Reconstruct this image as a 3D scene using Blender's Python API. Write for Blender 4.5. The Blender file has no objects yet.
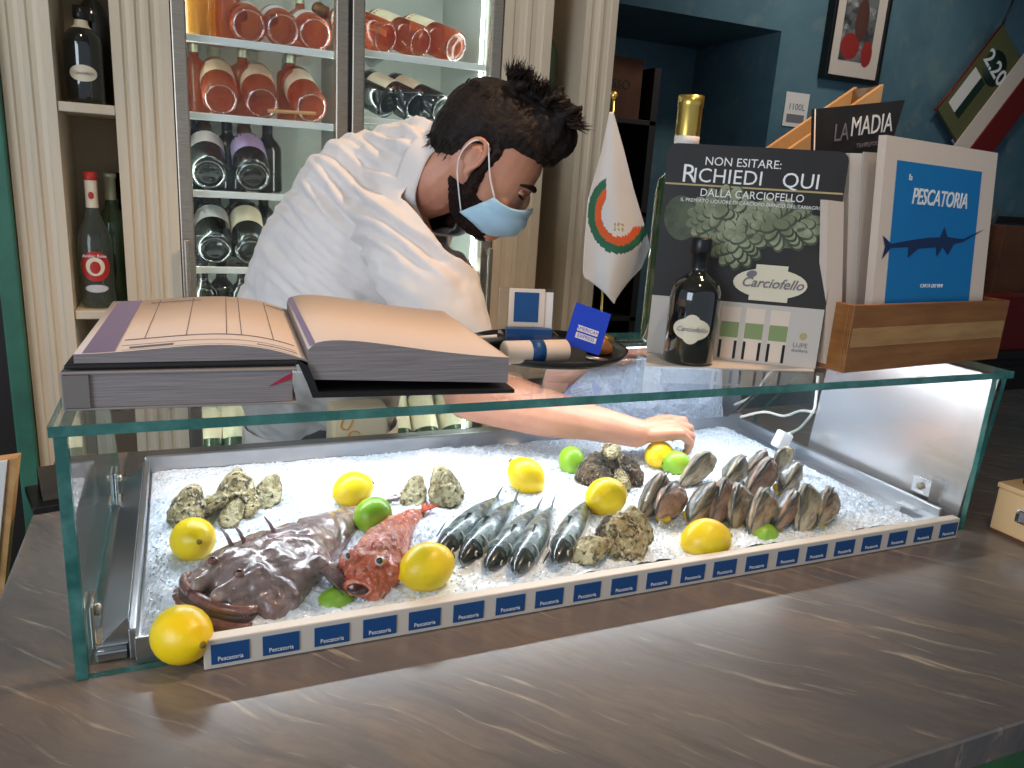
import bpy, bmesh, math, random
import numpy as np
from mathutils import Vector, Matrix, noise as mnoise
PI = math.pi
random.seed(7)
SC = bpy.context.scene
COL = SC.collection
# ---------------------------------------------------------------- camera
F_PX = 769.0
def _setup(vv, vx):
    d = Vector((vv[0]-512, -(vv[1]-384), -F_PX)).normalized(); zc = -d
    x = Vector((vx[0]-512, -(vx[1]-384), -F_PX)); x = (x - zc*x.dot(zc)).normalized()
    return Matrix((x, zc.cross(x), zc))
CM = _setup((325, 3300), (2320, 298))
CAM = Vector((0, 0, 1.53))
def ray(px, py): return CM @ (Vector((px-512, -(py-384), -F_PX))/F_PX)
def dp(px, py, d): return CAM + ray(px, py)*d            # point at forward distance d
def onz(px, py, z):
    r = ray(px, py); return CAM + r*((z-CAM.z)/r.z)
def ony(px, py, y):
    r = ray(px, py); return CAM + r*(y/r.y)
cd = bpy.data.cameras.new('camera'); cam = bpy.data.objects.new('camera', cd); COL.objects.link(cam)
cam.matrix_world = Matrix.Translation(CAM) @ CM.to_4x4()
cd.sensor_width = 36; cd.lens = F_PX/1024*36; cd.clip_start = .02
SC.camera = cam
vs = SC.view_settings; vs.view_transform = 'Standard'; vs.look = 'None'; vs.gamma = 1; vs.use_curve_mapping = False
vs.exposure = 0.0
# ---------------------------------------------------------------- materials
MATS = {}
def srgb(c):
    return tuple(((v/255)/12.92 if v/255 <= .04045 else ((v/255+.055)/1.055)**2.4) for v in c)
def mat(name, rgb, rough=.5, metal=0, spec=.5, mix=None, bump=None, coat=0, transl=0, emit=0, coord='Object', sss=0, stretch=None, rot=(0,0,0)):
    """rgb in 0-255; mix = [(rgb, noise scale, lo, hi, detail), ...]; bump = (scale, strength, dist)"""
    m = bpy.data.materials.new(name); m.use_nodes = True; nt = m.node_tree; N = nt.nodes; L = nt.links
    b = N['Principled BSDF']; c = srgb(rgb)
    b.inputs['Base Color'].default_value = (*c, 1); b.inputs['Roughness'].default_value = rough
    b.inputs['Metallic'].default_value = metal; b.inputs['Specular IOR Level'].default_value = spec
    b.inputs['Coat Weight'].default_value = coat; b.inputs['Coat Roughness'].default_value = .08
    if sss:
        b.inputs['Subsurface Weight'].default_value = sss; b.inputs['Subsurface Scale'].default_value = .01
        b.inputs['Subsurface Radius'].default_value = (1, .4, .2)
    tc = N.new('ShaderNodeTexCoord'); src = tc.outputs[coord]
    if stretch or any(rot):
        mp = N.new('ShaderNodeMapping'); mp.inputs['Scale'].default_value = stretch or (1,1,1); mp.inputs['Rotation'].default_value = rot
        L.new(src, mp.inputs[0]); src = mp.outputs[0]
    if mix:
        last = None
        for (r2, sc, lo, hi, det) in mix:
            n = N.new('ShaderNodeTexNoise'); n.inputs['Scale'].default_value = sc; n.inputs['Detail'].default_value = det
            n.inputs['Roughness'].default_value = .62
            L.new(src, n.inputs['Vector'])
            mr = N.new('ShaderNodeMapRange'); mr.inputs[1].default_value = lo; mr.inputs[2].default_value = hi
            L.new(n.outputs['Fac'], mr.inputs[0])
            mx = N.new('ShaderNodeMix'); mx.data_type = 'RGBA'
            L.new(mr.outputs[0], mx.inputs[0])
            if last: L.new(last, mx.inputs[6])
            else: mx.inputs[6].default_value = (*c, 1)
            mx.inputs[7].default_value = (*srgb(r2), 1); last = mx.outputs[2]
        L.new(last, b.inputs['Base Color'])
    if bump:
        n = N.new('ShaderNodeTexNoise'); n.inputs['Scale'].default_value = bump[0]; n.inputs['Detail'].default_value = 6
        L.new(src, n.inputs['Vector'])
        bp = N.new('ShaderNodeBump'); bp.inputs['Strength'].default_value = bump[1]; bp.inputs['Distance'].default_value = bump[2] if len(bump) > 2 else .002
        L.new(n.outputs['Fac'], bp.inputs['Height']); L.new(bp.outputs[0], b.inputs['Normal'])
    if transl:
        t = N.new('ShaderNodeBsdfTranslucent'); t.inputs[0].default_value = (*c, 1)
        ms = N.new('ShaderNodeMixShader'); ms.inputs[0].default_value = transl
        L.new(b.outputs[0], ms.inputs[1]); L.new(t.outputs[0], ms.inputs[2]); L.new(ms.outputs[0], N['Material Output'].inputs[0])
    if emit:
        b.inputs['Emission Color'].default_value = (*c, 1); b.inputs['Emission Strength'].default_value = emit
    MATS[name] = m
    return m
def thin_glass(name, tint=(1,1,1), ior=1.45, rough=0, extra=0, gcol=(1,1,1)):
    m = bpy.data.materials.new(name); m.use_nodes = True; nt = m.node_tree; N = nt.nodes; L = nt.links
    N.remove(N['Principled BSDF'])
    t = N.new('ShaderNodeBsdfTransparent'); t.inputs[0].default_value = (*tint, 1)
    g = N.new('ShaderNodeBsdfGlossy'); g.inputs['Roughness'].default_value = rough; g.inputs[0].default_value = (*gcol, 1)
    fr = N.new('ShaderNodeFresnel')
    ge = N.new('ShaderNodeNewGeometry'); mi = N.new('ShaderNodeMapRange'); mi.inputs[3].default_value = ior; mi.inputs[4].default_value = 1/ior
    L.new(ge.outputs['Backfacing'], mi.inputs[0]); L.new(mi.outputs[0], fr.inputs[0])
    ad = N.new('ShaderNodeMath'); ad.operation = 'ADD'; ad.use_clamp = True; ad.inputs[1].default_value = extra
    L.new(fr.outputs[0], ad.inputs[0])
    ms = N.new('ShaderNodeMixShader'); L.new(ad.outputs[0], ms.inputs[0]); L.new(t.outputs[0], ms.inputs[1]); L.new(g.outputs[0], ms.inputs[2])
    L.new(ms.outputs[0], N['Material Output'].inputs[0]); MATS[name] = m
    return m
def tinted(name, tint, dif, k=.4):
    m = thin_glass(name, tint, 1.45); nt = m.node_tree; N = nt.nodes; L = nt.links
    out = N['Material Output']; src = out.inputs[0].links[0].from_socket
    b = N.new('ShaderNodeBsdfPrincipled'); b.inputs['Base Color'].default_value = (*srgb(dif), 1); b.inputs['Roughness'].default_value = .08
    t = N.new('ShaderNodeBsdfTranslucent'); t.inputs[0].default_value = (*srgb(dif), 1)
    m1 = N.new('ShaderNodeMixShader'); m1.inputs[0].default_value = .5; L.new(b.outputs[0], m1.inputs[1]); L.new(t.outputs[0], m1.inputs[2])
    m2 = N.new('ShaderNodeMixShader'); m2.inputs[0].default_value = k; L.new(src, m2.inputs[1]); L.new(m1.outputs[0], m2.inputs[2]); L.new(m2.outputs[0], out.inputs[0])
    return m
# ---------------------------------------------------------------- object helpers
def smooth(me, on=True):
    if on: me.polygons.foreach_set('use_smooth', [True]*len(me.polygons))
def link(name, bm, m, parent=None, sm=False, loc=None):
    me = bpy.data.meshes.new(name)
    if isinstance(bm, bmesh.types.BMesh): bm.to_mesh(me); bm.free()
    else:
        me.from_pydata([tuple(v) for v in bm[0]], [], bm[1]); me.update()
    if sm: smooth(me)
    for x in (m if isinstance(m, (list, tuple)) else [m]): me.materials.append(x)
    o = bpy.data.objects.new(name, me); COL.objects.link(o)
    if parent: o.parent = parent
    if loc is not None: o.location = loc
    return o
def tag(o, label, cat, group=None):
    o['label'] = label; o['category'] = cat
    if group: o['group'] = group
    return o
def thing(name, label, cat, loc=(0,0,0), rot=(0,0,0), group=None):
    o = bpy.data.objects.new(name, None); COL.objects.link(o); o.empty_display_size = .02
    o.location = loc; o.rotation_euler = rot
    return tag(o, label, cat, group)
def struct(name, bm, m, sm=False):
    o = link(name, bm, m, None, sm); o['kind'] = 'structure'; return o
def dup(root, label=None, group=None):
    r = root.copy(); COL.objects.link(r)
    if label: r['label'] = label
    if group: r['group'] = group
    for ch in list(root.children):
        c = ch.copy(); COL.objects.link(c); c.parent = r
        for g in ch.children:
            d = g.copy(); COL.objects.link(d); d.parent = c
    return r
def pose(o, pos, zdir=None, yaw=0, xdir=None, scale=None):
    """orient so local z -> zdir, local x -> as near xdir as possible"""
    if zdir is not None:
        z = Vector(zdir).normalized(); x = Vector(xdir) if xdir is not None else Vector((1,0,0))
        x = (x - z*x.dot(z)).normalized(); y = z.cross(x)
        o.rotation_euler = Matrix((x, y, z)).transposed().to_euler()
    else: o.rotation_euler = (0,0,yaw)
    o.location = pos
    if scale: o.scale = (scale,)*3 if not isinstance(scale, (tuple, list)) else scale
    return o
def box(bm, lo, hi, bev=0, mi=0, mtx=None, seg=2):
    r = bmesh.ops.create_cube(bm, size=1); vs_ = r['verts']
    for v in vs_:
        v.co = Vector([lo[i] + (v.co[i]+.5)*(hi[i]-lo[i]) for i in range(3)])
    fs = list({f for v in vs_ for f in v.link_faces})
    for f in fs: f.material_index = mi
    if bev:
        es = list({e for v in vs_ for e in v.link_edges})
        rr = bmesh.ops.bevel(bm, geom=es, offset=bev, segments=seg, affect='EDGES', profile=.5)
        vs_ = list({v for f in rr['faces'] for v in f.verts} | {v for v in vs_ if v.is_valid})
        for f in {f for v in vs_ for f in v.link_faces}: f.material_index = mi
    if mtx is not None: bmesh.ops.transform(bm, matrix=mtx, verts=vs_)
    return vs_
def bx(lo, hi, bev=0, **k):
    bm = bmesh.new(); box(bm, lo, hi, bev, **k); return bm
def lathe(bm, prof, n=20, mi=0, mtx=None):
    """prof list of (r, z)"""
    rings = []
    for r, z in prof:
        if r < 1e-6: rings.append([bm.verts.new((0,0,z))])
        else: rings.append([bm.verts.new((r*math.cos(2*PI*i/n), r*math.sin(2*PI*i/n), z)) for i in range(n)])
    for a, b in zip(rings, rings[1:]):
        for i in range(n):
            j = (i+1) % n
            if len(a) == 1 and len(b) == 1: break
            if len(a) == 1: f = bm.faces.new((a[0], b[j], b[i]))
            elif len(b) == 1: f = bm.faces.new((a[i], a[j], b[0]))
            else: f = bm.faces.new((a[i], a[j], b[j], b[i]))
            f.material_index = mi; f.smooth = True
    vv = [v for r in rings for v in r]
    if mtx is not None: bmesh.ops.transform(bm, matrix=mtx, verts=vv)
    return vv
def lat(prof, n=20, mtx=None):
    bm = bmesh.new(); lathe(bm, prof, n, 0, mtx); return bm
def tube(bm, pts, rad, n=8, mi=0, cap=True):
    pts = [Vector(p) for p in pts]
    rs = rad if isinstance(rad, (list, tuple)) else [rad]*len(pts)
    rings = []; up = None
    for i, p in enumerate(pts):
        t = (pts[min(i+1, len(pts)-1)] - pts[max(i-1, 0)]).normalized()
        if up is None:
            up = Vector((0,0,1)) if abs(t.z) < .9 else Vector((1,0,0))
        a = (up - t*up.dot(t)).normalized(); b = t.cross(a); up = a
        rings.append([bm.verts.new(p + (a*math.cos(2*PI*k/n) + b*math.sin(2*PI*k/n))*rs[i]) for k in range(n)])
    for a, b in zip(rings, rings[1:]):
        for k in range(n):
            f = bm.faces.new((a[k], a[(k+1) % n], b[(k+1) % n], b[k])); f.smooth = True; f.material_index = mi
    if cap:
        for r, s in ((rings[0], -1), (rings[-1], 1)):
            f = bm.faces.new(r if s > 0 else r[::-1]); f.material_index = mi
    return [v for r in rings for v in r]
def tb(pts, rad, n=8):
    bm = bmesh.new(); tube(bm, pts, rad, n); return bm
def spline(pts, n=8):
    P = [Vector(p) for p in pts]; out = []
    for i in range(len(P)-1):
        p0 = P[max(i-1, 0)]; p1 = P[i]; p2 = P[i+1]; p3 = P[min(i+2, len(P)-1)]
        for k in range(n):
            t = k/n
            out.append(.5*((2*p1) + (p2-p0)*t + (2*p0-5*p1+4*p2-p3)*t*t + (3*p1-p0-3*p2+p3)*t**3))
    out.append(P[-1]); return out
def poly(bm, pts, th, mi=0, mtx=None):
    """extrude a 2D polygon in xy from z=0 to z=th"""
    a = [bm.verts.new((p[0], p[1], 0)) for p in pts]; b = [bm.verts.new((p[0], p[1], th)) for p in pts]
    n = len(pts); fs = [bm.faces.new(a[::-1]), bm.faces.new(b)]
    for i in range(n): fs.append(bm.faces.new((a[i], a[(i+1) % n], b[(i+1) % n], b[i])))
    for f in fs: f.material_index = mi
    if mtx is not None: bmesh.ops.transform(bm, matrix=mtx, verts=a+b)
    return a+b
def frame(o, x, y):
    """matrix: local x->x, local y->y, z = x cross y, origin o"""
    x = Vector(x).normalized(); z = x.cross(Vector(y)).normalized(); y = z.cross(x)
    return Matrix.Translation(Vector(o)) @ Matrix((x, y, z)).transposed().to_4x4()
def text(s, size, mtx, m, parent=None, name='lettering', th=.0003, align='CENTER', bold=0, shear=0, wx=1, sp=1):
    c = bpy.data.curves.new('txt', 'FONT'); c.body = s; c.size = size; c.align_x = align; c.align_y = 'CENTER'
    c.extrude = th; c.offset = bold; c.shear = shear; c.resolution_u = 3; c.space_character = sp
    t = bpy.data.objects.new('txt', c); COL.objects.link(t)
    dg = bpy.context.evaluated_depsgraph_get(); me = bpy.data.meshes.new_from_object(t.evaluated_get(dg))
    bpy.data.objects.remove(t); bpy.data.curves.remove(c)
    me.transform(Matrix.Diagonal((wx,1,1,1))); me.transform(mtx); me.materials.clear(); me.materials.append(m)
    o = bpy.data.objects.new(name, me); COL.objects.link(o)
    if parent: o.parent = parent
    return o
def join_text(objs, name, parent=None):
    """merge several lettering meshes of one part into one object"""
    bm = bmesh.new(); mats = []
    for o in objs:
        k = len(bm.faces); bm.from_mesh(o.data); bm.faces.ensure_lookup_table()
        if o.data.materials[0] not in mats: mats.append(o.data.materials[0])
        mi = mats.index(o.data.materials[0])
        for f in bm.faces[k:]: f.material_index = mi
    for o in objs: bpy.data.objects.remove(o)
    return link(name, bm, mats, parent)
def capsule(bm, p0, r0, p1, r1, n=14):
    p0 = Vector(p0); p1 = Vector(p1); ax = p1-p0; L_ = max(ax.length, 1e-5)
    prof = [(r0*math.cos(a), -r0*math.sin(a)) for a in [PI/2*(1-k/5) for k in range(6)]]
    prof[0] = (0, -r0)
    e = [(r1*math.cos(a), L_+r1*math.sin(a)) for a in [PI/2*k/5 for k in range(6)]]; e[-1] = (0, L_+r1)
    q = ax.to_track_quat('Z', 'Y').to_matrix().to_4x4()
    lathe(bm, prof+e, n, 0, Matrix.Translation(p0) @ q)
def chain(bm, pts):
    for (a, ra), (b, rb) in zip(pts, pts[1:]): capsule(bm, a, ra, b, rb)
def ellip(bm, c, r, mtx=None, n=16, rot=None):
    rr = bmesh.ops.create_uvsphere(bm, u_segments=n, v_segments=n//2+2, radius=1)
    M_ = Matrix.Translation(Vector(c)) @ (rot.to_4x4() if rot else Matrix.Identity(4)) @ Matrix.Diagonal((*r, 1))
    if mtx is not None: M_ = mtx @ M_
    bmesh.ops.transform(bm, matrix=M_, verts=rr['verts'])
def remesh(bm, vox, it=5, fac=.5, name='m'):
    me = bpy.data.meshes.new(name); bm.to_mesh(me); bm.free()
    o = bpy.data.objects.new('tmp', me); COL.objects.link(o)
    md = o.modifiers.new('r', 'REMESH'); md.mode = 'VOXEL'; md.voxel_size = vox; md.use_smooth_shade = True
    if it:
        s = o.modifiers.new('s', 'SMOOTH'); s.factor = fac; s.iterations = it
    dg = bpy.context.evaluated_depsgraph_get(); out = bpy.data.meshes.new_from_object(o.evaluated_get(dg))
    bpy.data.objects.remove(o); bpy.data.meshes.remove(me); smooth(out); return out
def linkme(name, me, m, parent=None):
    me.name = name; me.materials.clear()
    for x in (m if isinstance(m, (list, tuple)) else [m]): me.materials.append(x)
    o = bpy.data.objects.new(name, me); COL.objects.link(o)
    if parent: o.parent = parent
    return o
def displace(me, fn):
    n = len(me.vertices); co = np.empty(n*3); me.vertices.foreach_get('co', co); co = co.reshape(-1,3)
    no = np.empty(n*3); me.vertices.foreach_get('normal', no); no = no.reshape(-1,3)
    for i in range(n):
        d = fn(Vector(co[i]), Vector(no[i])); co[i] += no[i]*d
    me.vertices.foreach_set('co', co.ravel()); me.update()
def nz(p, s=1, o=0): return mnoise.noise(Vector((p[0]*s+o, p[1]*s+o*1.7, p[2]*s-o)))
# ================================================================ materials
m_plaster = mat('blue plaster', (86,118,128), .85, mix=[((60,92,106), 2.2, .35, .7, 6), ((112,130,126), 7, .55, .8, 8)], bump=(18,.4,.01))
m_cream = mat('cream paint', (214,200,176), .55, mix=[((196,178,152), 9, .4, .8, 3)], stretch=(1,1,.12))
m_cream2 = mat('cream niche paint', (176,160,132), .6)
m_teal = mat('green door paint', (52,112,92), .5, mix=[((38,86,74), 6, .4, .7, 4)])
m_floor = mat('dark floor tiles', (52,46,42), .5, mix=[((36,32,30), 4, .4, .7, 4)])
m_ceil = mat('ceiling plaster', (170,160,146), .9)
m_green = mat('counter base green', (60,110,62), .5, mix=[((44,84,50), 5, .4, .7, 3)])
m_steel = mat('brushed steel', (186,174,158), .38, 1, mix=[((150,142,130), 30, .3, .8, 3)], stretch=(1,1,14))
m_steeld = mat('dull steel', (128,126,124), .38, 1)
m_tray = mat('tray steel', (190,192,196), .28, 1, bump=(9,.05,.01))
m_mirror = mat('polished steel panel', (196,200,208), .05, 1)
m_satin = mat('satin side panel', (214,212,212), .27, .85)
m_chrome = mat('chrome', (225,225,225), .08, 1)
m_black = mat('black plastic', (16,16,18), .35)
m_blackm = mat('black cover', (20,20,22), .5)
m_glass = thin_glass('clear glass', (.97,.99,.985), 1.33)
m_edge = mat('glass edge', (48,112,104), .1, transl=.3, mix=[((96,160,150), 26, .45, .75, 3)], spec=.8)
m_acryl = thin_glass('clear acrylic', (.96,.97,.98), 1.4)
m_led = mat('led strip', (232,240,255), .5, emit=11)
m_fled = mat('fridge light', (232,244,238), .5, emit=20)
m_white = mat('white paper', (226,220,212), .7)
m_pap = mat('cream paper', (222,204,186), .75)
m_page = mat('book page', (228,208,192), .75)
m_pagee = mat('page block edge', (150,140,138), .8, stretch=(1,1,60), mix=[((122,114,114), 14, .35, .65, 3)])
m_purp = mat('violet print', (138,128,160), .7)
m_ink = mat('grey print', (120,112,118), .7)
m_red = mat('red ribbon', (170,28,60), .6)
m_blue = mat('blue label', (14,72,126), .45)
m_blued = mat('navy print', (10,40,84), .5)
m_cobalt = mat('cobalt card', (16,60,190), .45)
m_cobw = mat('cover blue', (6,118,180), .4)
m_txt = mat('white print', (235,235,232), .6)
m_rail = mat('ivory rail', (206,196,182), .45)
m_wood = mat('varnished wood', (150,98,48), .4, mix=[((116,70,30), 7, .35, .7, 6)], stretch=(1,1,9), coat=.2)
m_woodl = mat('pale wood band', (176,136,86), .45, mix=[((150,108,62), 8, .4, .7, 5)], stretch=(1,1,8))
m_pine = mat('pale pine', (206,160,104), .55, mix=[((176,128,78), 9, .4, .7, 4)], stretch=(1,6,1))
m_box = mat('beige card', (214,176,126), .7)
m_brown = mat('brown cardboard', (104,62,36), .75, mix=[((80,46,28), 6, .4, .7, 3)])
m_dark = mat('dark wood', (34,26,22), .55)
m_darkred = mat('dark red board', (110,22,18), .5)
m_gold = mat('gold foil', (212,182,96), .28, .9)
m_ice = mat('crushed ice', (232,238,248), .22, spec=.6, bump=(160,.5,.004))
m_lemon = mat('lemon peel', (250,212,12), .34, mix=[((236,186,8), 14, .5, .8, 3)], bump=(190,.25,.0015), sss=.15)
m_lime = mat('lime peel', (128,176,38), .32, mix=[((170,206,50), 14, .45, .75, 3)], bump=(190,.25,.0015), sss=.1)
m_stem = mat('stem scar', (128,110,40), .8)
m_oy = mat('oyster shell', (186,166,118), .6, mix=[((92,76,46), 75, .47, .56, 9), ((228,214,180), 130, .53, .62, 6), ((50,46,32), 160, .56, .62, 6)], bump=(170,1,.008))
m_oyd = mat('dark oyster shell', (104,84,62), .55, mix=[((34,28,20), 75, .46, .55, 9), ((180,156,116), 130, .56, .64, 6)], bump=(170,1,.008))
m_oyp = mat('pale oyster shell', (196,184,146), .55, mix=[((146,130,86), 70, .46, .58, 9), ((78,68,42), 140, .56, .63, 6)], bump=(160,1,.007))
m_pearl = mat('inner shell', (216,212,204), .3, coat=.4)
m_clam = mat('banded clam shell', (172,148,116), .45, mix=[((92,74,58), 70, .46, .60, 5), ((208,190,160), 30, .52, .68, 4)], stretch=(.25,1,1), coat=.3, bump=(120,.4,.002))
m_clam2 = mat('reddish banded shell', (176,136,112), .45, mix=[((110,70,60), 60, .46, .60, 5), ((214,194,168), 34, .52, .68, 4)], stretch=(.25,1,1), coat=.3, bump=(120,.4,.002))
m_clam3 = mat('pale banded shell', (196,178,146), .45, mix=[((112,98,76), 66, .46, .60, 5), ((150,130,96), 30, .52, .68, 4)], stretch=(.25,1,1), coat=.3, bump=(120,.4,.002))
m_clamg = mat('grey clam shell', (104,100,92), .4, mix=[((44,42,36), 50, .44, .58, 5), ((150,146,136), 40, .54, .68, 4)], stretch=(.3,1,1), coat=.3, bump=(120,.4,.002))
m_hinge = mat('yellow hinge', (212,178,60), .5)
m_skin = mat('skin', (202,146,118), .5, mix=[((184,122,98), 12, .4, .75, 4)], sss=.12, bump=(240,.12,.001))
m_hair = mat('dark hair', (22,15,13), .6, spec=.25, mix=[((44,28,20), 120, .5, .75, 3)], bump=(300,.6,.002))
m_beard = mat('dark beard', (26,18,15), .8, spec=.2, bump=(400,.9,.003), mix=[((54,36,28), 200, .45, .7, 3)])
m_shirt = mat('cream shirt cloth', (226,220,216), .85, bump=(600,.1,.0006))
m_mask = mat('blue mask cloth', (168,206,228), .8)
m_loop = mat('white elastic', (232,232,232), .7)
m_monk = mat('monkfish skin', (150,126,122), .2, spec=.7, coat=.7, mix=[((100,80,78), 16, .42, .64, 9), ((188,162,158), 44, .5, .7, 8), ((150,100,100), 12, .55, .75, 5)], bump=(60,.7,.006))
m_monkb = mat('monkfish belly', (214,198,190), .25, coat=.6, mix=[((190,140,134), 30, .5, .7, 5)], bump=(90,.5,.004))
m_mouth = mat('dark mouth', (60,26,24), .35, coat=.4)
m_lip = mat('monkfish lip', (134,84,78), .2, coat=.8, mix=[((88,54,50), 60, .45, .65, 5)], bump=(120,.7,.004))
m_scorp = mat('scorpionfish skin', (206,96,64), .3, coat=.5, mix=[((232,148,112), 70, .48, .60, 6), ((136,52,36), 95, .54, .64, 6), ((240,206,188), 150, .60, .68, 5)], bump=(150,1,.006))
m_fin = mat('red fin', (220,110,80), .35, transl=.3, stretch=(30,1,1), mix=[((180,60,44), 6, .4, .6, 3)])
m_silver = mat('mackerel skin', (96,116,118), .32, .1, spec=.6, coat=.3, mix=[((40,54,58), 80, .49, .55, 4), ((140,156,154), 36, .54, .66, 4)])
m_belly = mat('mackerel belly', (196,202,202), .3, .15, coat=.3, mix=[((150,158,158), 40, .5, .7, 4)])
m_mhead = mat('mackerel head', (34,42,44), .25, .1, coat=.4, mix=[((92,104,104), 60, .55, .7, 5)])
m_finm = mat('grey fin', (70,78,74), .4, transl=.2)
m_eyew = mat('fish eye ring', (214,206,190), .15, coat=1)
m_eyeb = mat('black pupil', (8,8,10), .08, coat=1)
m_rose = tinted('rose wine glass', (.93,.56,.32), (214,98,50), .42)
m_amber = tinted('amber spirit glass', (.97,.72,.28), (240,164,50), .4)
m_btl = mat('dark wine glass', (20,24,22), .05, coat=1)
m_btg = mat('green wine glass', (50,74,40), .06, coat=1, transl=.2)
m_clr = tinted('pale clear glass', (.86,.90,.86), (120,132,124), .35)
m_lab = mat('wine label cream', (222,212,186), .7)
m_labw = mat('wine label grey', (196,194,196), .7)
m_labp = mat('wine label lilac', (176,160,206), .7)
m_foil = mat('dark foil cap', (30,22,26), .3, .5)
m_foilb = mat('brown foil cap', (120,80,44), .3, .5)
m_foilg = mat('pale foil cap', (190,196,170), .3, .5)
m_punt = thin_glass('bottle base ring', (.9,.9,.9), 1.5, .12, .30)
m_lred = mat('red round label', (176,34,30), .5)
m_flag = mat('flag cloth', (226,224,220), .8, transl=.15)
m_forange = mat('flag orange', (214,92,44), .8); m_fgreen = mat('flag green', (40,104,78), .8)
m_poster = mat('poster black', (30,28,28), .55, mix=[((48,44,40), 5, .4, .7, 3)])
m_arti = mat('artichoke print', (122,130,102), .6, mix=[((72,82,58), 22, .4, .6, 5), ((164,168,140), 30, .58, .75, 4)])
m_artd = mat('artichoke shade print', (84,92,70), .6, mix=[((52,60,42), 22, .4, .6, 5)])
m_gline = mat('gold print', (176,160,110), .5)
m_liq = mat('green liqueur print', (132,150,98), .5)
m_posw = mat('poster white', (196,188,178), .5)
m_cable = mat('white cable', (236,234,230), .45)
# counter stone
def stone():
    m = bpy.data.materials.new('grey brown stone'); m.use_nodes = True; N = m.node_tree.nodes; L = m.node_tree.links
    b = N['Principled BSDF']; tc = N.new('ShaderNodeTexCoord')
    wn = N.new('ShaderNodeTexNoise'); wn.inputs['Scale'].default_value = 2.2; wn.inputs['Detail'].default_value = 3
    L.new(tc.outputs['Object'], wn.inputs['Vector'])
    vm = N.new('ShaderNodeVectorMath'); vm.operation = 'MULTIPLY_ADD'; vm.inputs[1].default_value = (.16,.16,.16)
    L.new(wn.outputs['Color'], vm.inputs[0]); L.new(tc.outputs['Object'], vm.inputs[2])
    def nz_(scale, sx, sy, det, lo, hi, rot=math.radians(48), rgh=.6):
        mp = N.new('ShaderNodeMapping'); mp.vector_type = 'POINT'; mp.inputs['Rotation'].default_value = (0,0,rot)
        L.new(vm.outputs[0], mp.inputs[0])
        m2 = N.new('ShaderNodeMapping'); m2.inputs['Scale'].default_value = (sx, sy, 1); L.new(mp.outputs[0], m2.inputs[0])
        n = N.new('ShaderNodeTexNoise'); n.inputs['Scale'].default_value = scale; n.inputs['Detail'].default_value = det; n.inputs['Roughness'].default_value = rgh
        L.new(m2.outputs[0], n.inputs['Vector'])
        mr = N.new('ShaderNodeMapRange'); mr.inputs[1].default_value = lo; mr.inputs[2].default_value = hi; L.new(n.outputs['Fac'], mr.inputs[0])
        return mr.outputs[0]
    def mx(f, a, bcol, k=1):
        x = N.new('ShaderNodeMix'); x.data_type = 'RGBA'
        if k != 1:
            mm = N.new('ShaderNodeMath'); mm.operation = 'MULTIPLY'; mm.inputs[1].default_value = k; L.new(f, mm.inputs[0]); f = mm.outputs[0]
        L.new(f, x.inputs[0])
        if isinstance(a, tuple): x.inputs[6].default_value = (*srgb(a), 1)
        else: L.new(a, x.inputs[6])
        x.inputs[7].default_value = (*srgb(bcol), 1); return x.outputs[2]
    c = mx(nz_(1.6, 1, 2.2, 7, .38, .66), (122,111,102), (96,91,90))
    c = mx(nz_(5, .7, 3.2, 9, .48, .72, rgh=.7), c, (146,125,104), .7)
    c = mx(nz_(7, .6, 4.2, 9, .52, .74, rgh=.7), c, (82,76,74), .75)
    c = mx(nz_(13, .45, 5.5, 8, .60, .70), c, (196,178,156), .6)
    c = mx(nz_(36, 1, 3.5, 6, .46, .7), c, (104,95,89), .5)
    L.new(c, b.inputs['Base Color']); b.inputs['Roughness'].default_value = .27; b.inputs['Specular IOR Level'].default_value = .55
    return m
m_stone = stone()
# ================================================================ setting
ZC = 1.05     # counter top
ZG = 1.303    # top of glass case
YU = 1.95     # front plane of back unit
struct('floor', bx((-2.2,-1.6,-.05), (4.4,3.6,0)), m_floor)
struct('ceiling', bx((-2.2,-1.6,3.0), (4.4,3.6,3.05)), m_ceil)
# back wall with a deep opening
bm = bmesh.new(); X0, X1, ZT = 1.02, 2.2, 2.16
for lo, hi in [((-2.2,2.6,0),(X0,2.75,3)), ((X1,2.6,0),(4.4,3.4,3)), ((X0,2.6,ZT),(X1,3.4,3)), ((X0,3.15,0),(X1,3.4,ZT))]: box(bm, lo, hi)
struct('wall_back', bm, m_plaster)
struct('wall_right', bx((4.4,-1.6,0),(4.45,3.6,3)), m_plaster)
# green door jamb at far left
bm = bmesh.new(); box(bm, (-.356,1.93,0), (-.318,2.0,3), .004)
struct('trim_1', bm, m_teal)
struct('wall_left', bx((-2.2,2.1,0),(-.35,2.16,3)), m_dark)
# fluted pilasters
def pilaster(name, x0, x1, y=YU, y2=2.3, nfl=3, m=m_cream):
    pts = [(x0, y2), (x0, y)]; w = x1-x0; e = w*.14; fw = (w-2*e)/nfl
    for i in range(nfl):
        a = x0+e+fw*i; g = fw*.12
        pts += [(a+g, y), (a+g+.004, y+.004), (a+fw/2, y+.006), (a+fw-g-.004, y+.004), (a+fw-g, y)]
    pts += [(x1, y), (x1, y2)]
    bm = bmesh.new(); poly(bm, [p for p in pts], 3.0); bmesh.ops.recalc_face_normals(bm, faces=bm.faces)
    o = struct(name, bm, m)
    return o
pilaster('trim_2', -.316, -.222, nfl=2)
pilaster('trim_3', -.112, .004, nfl=3)
pilaster('trim_4', .778, .912, nfl=2)
pilaster('trim_5', 1.005, 1.1, nfl=2)
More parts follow.
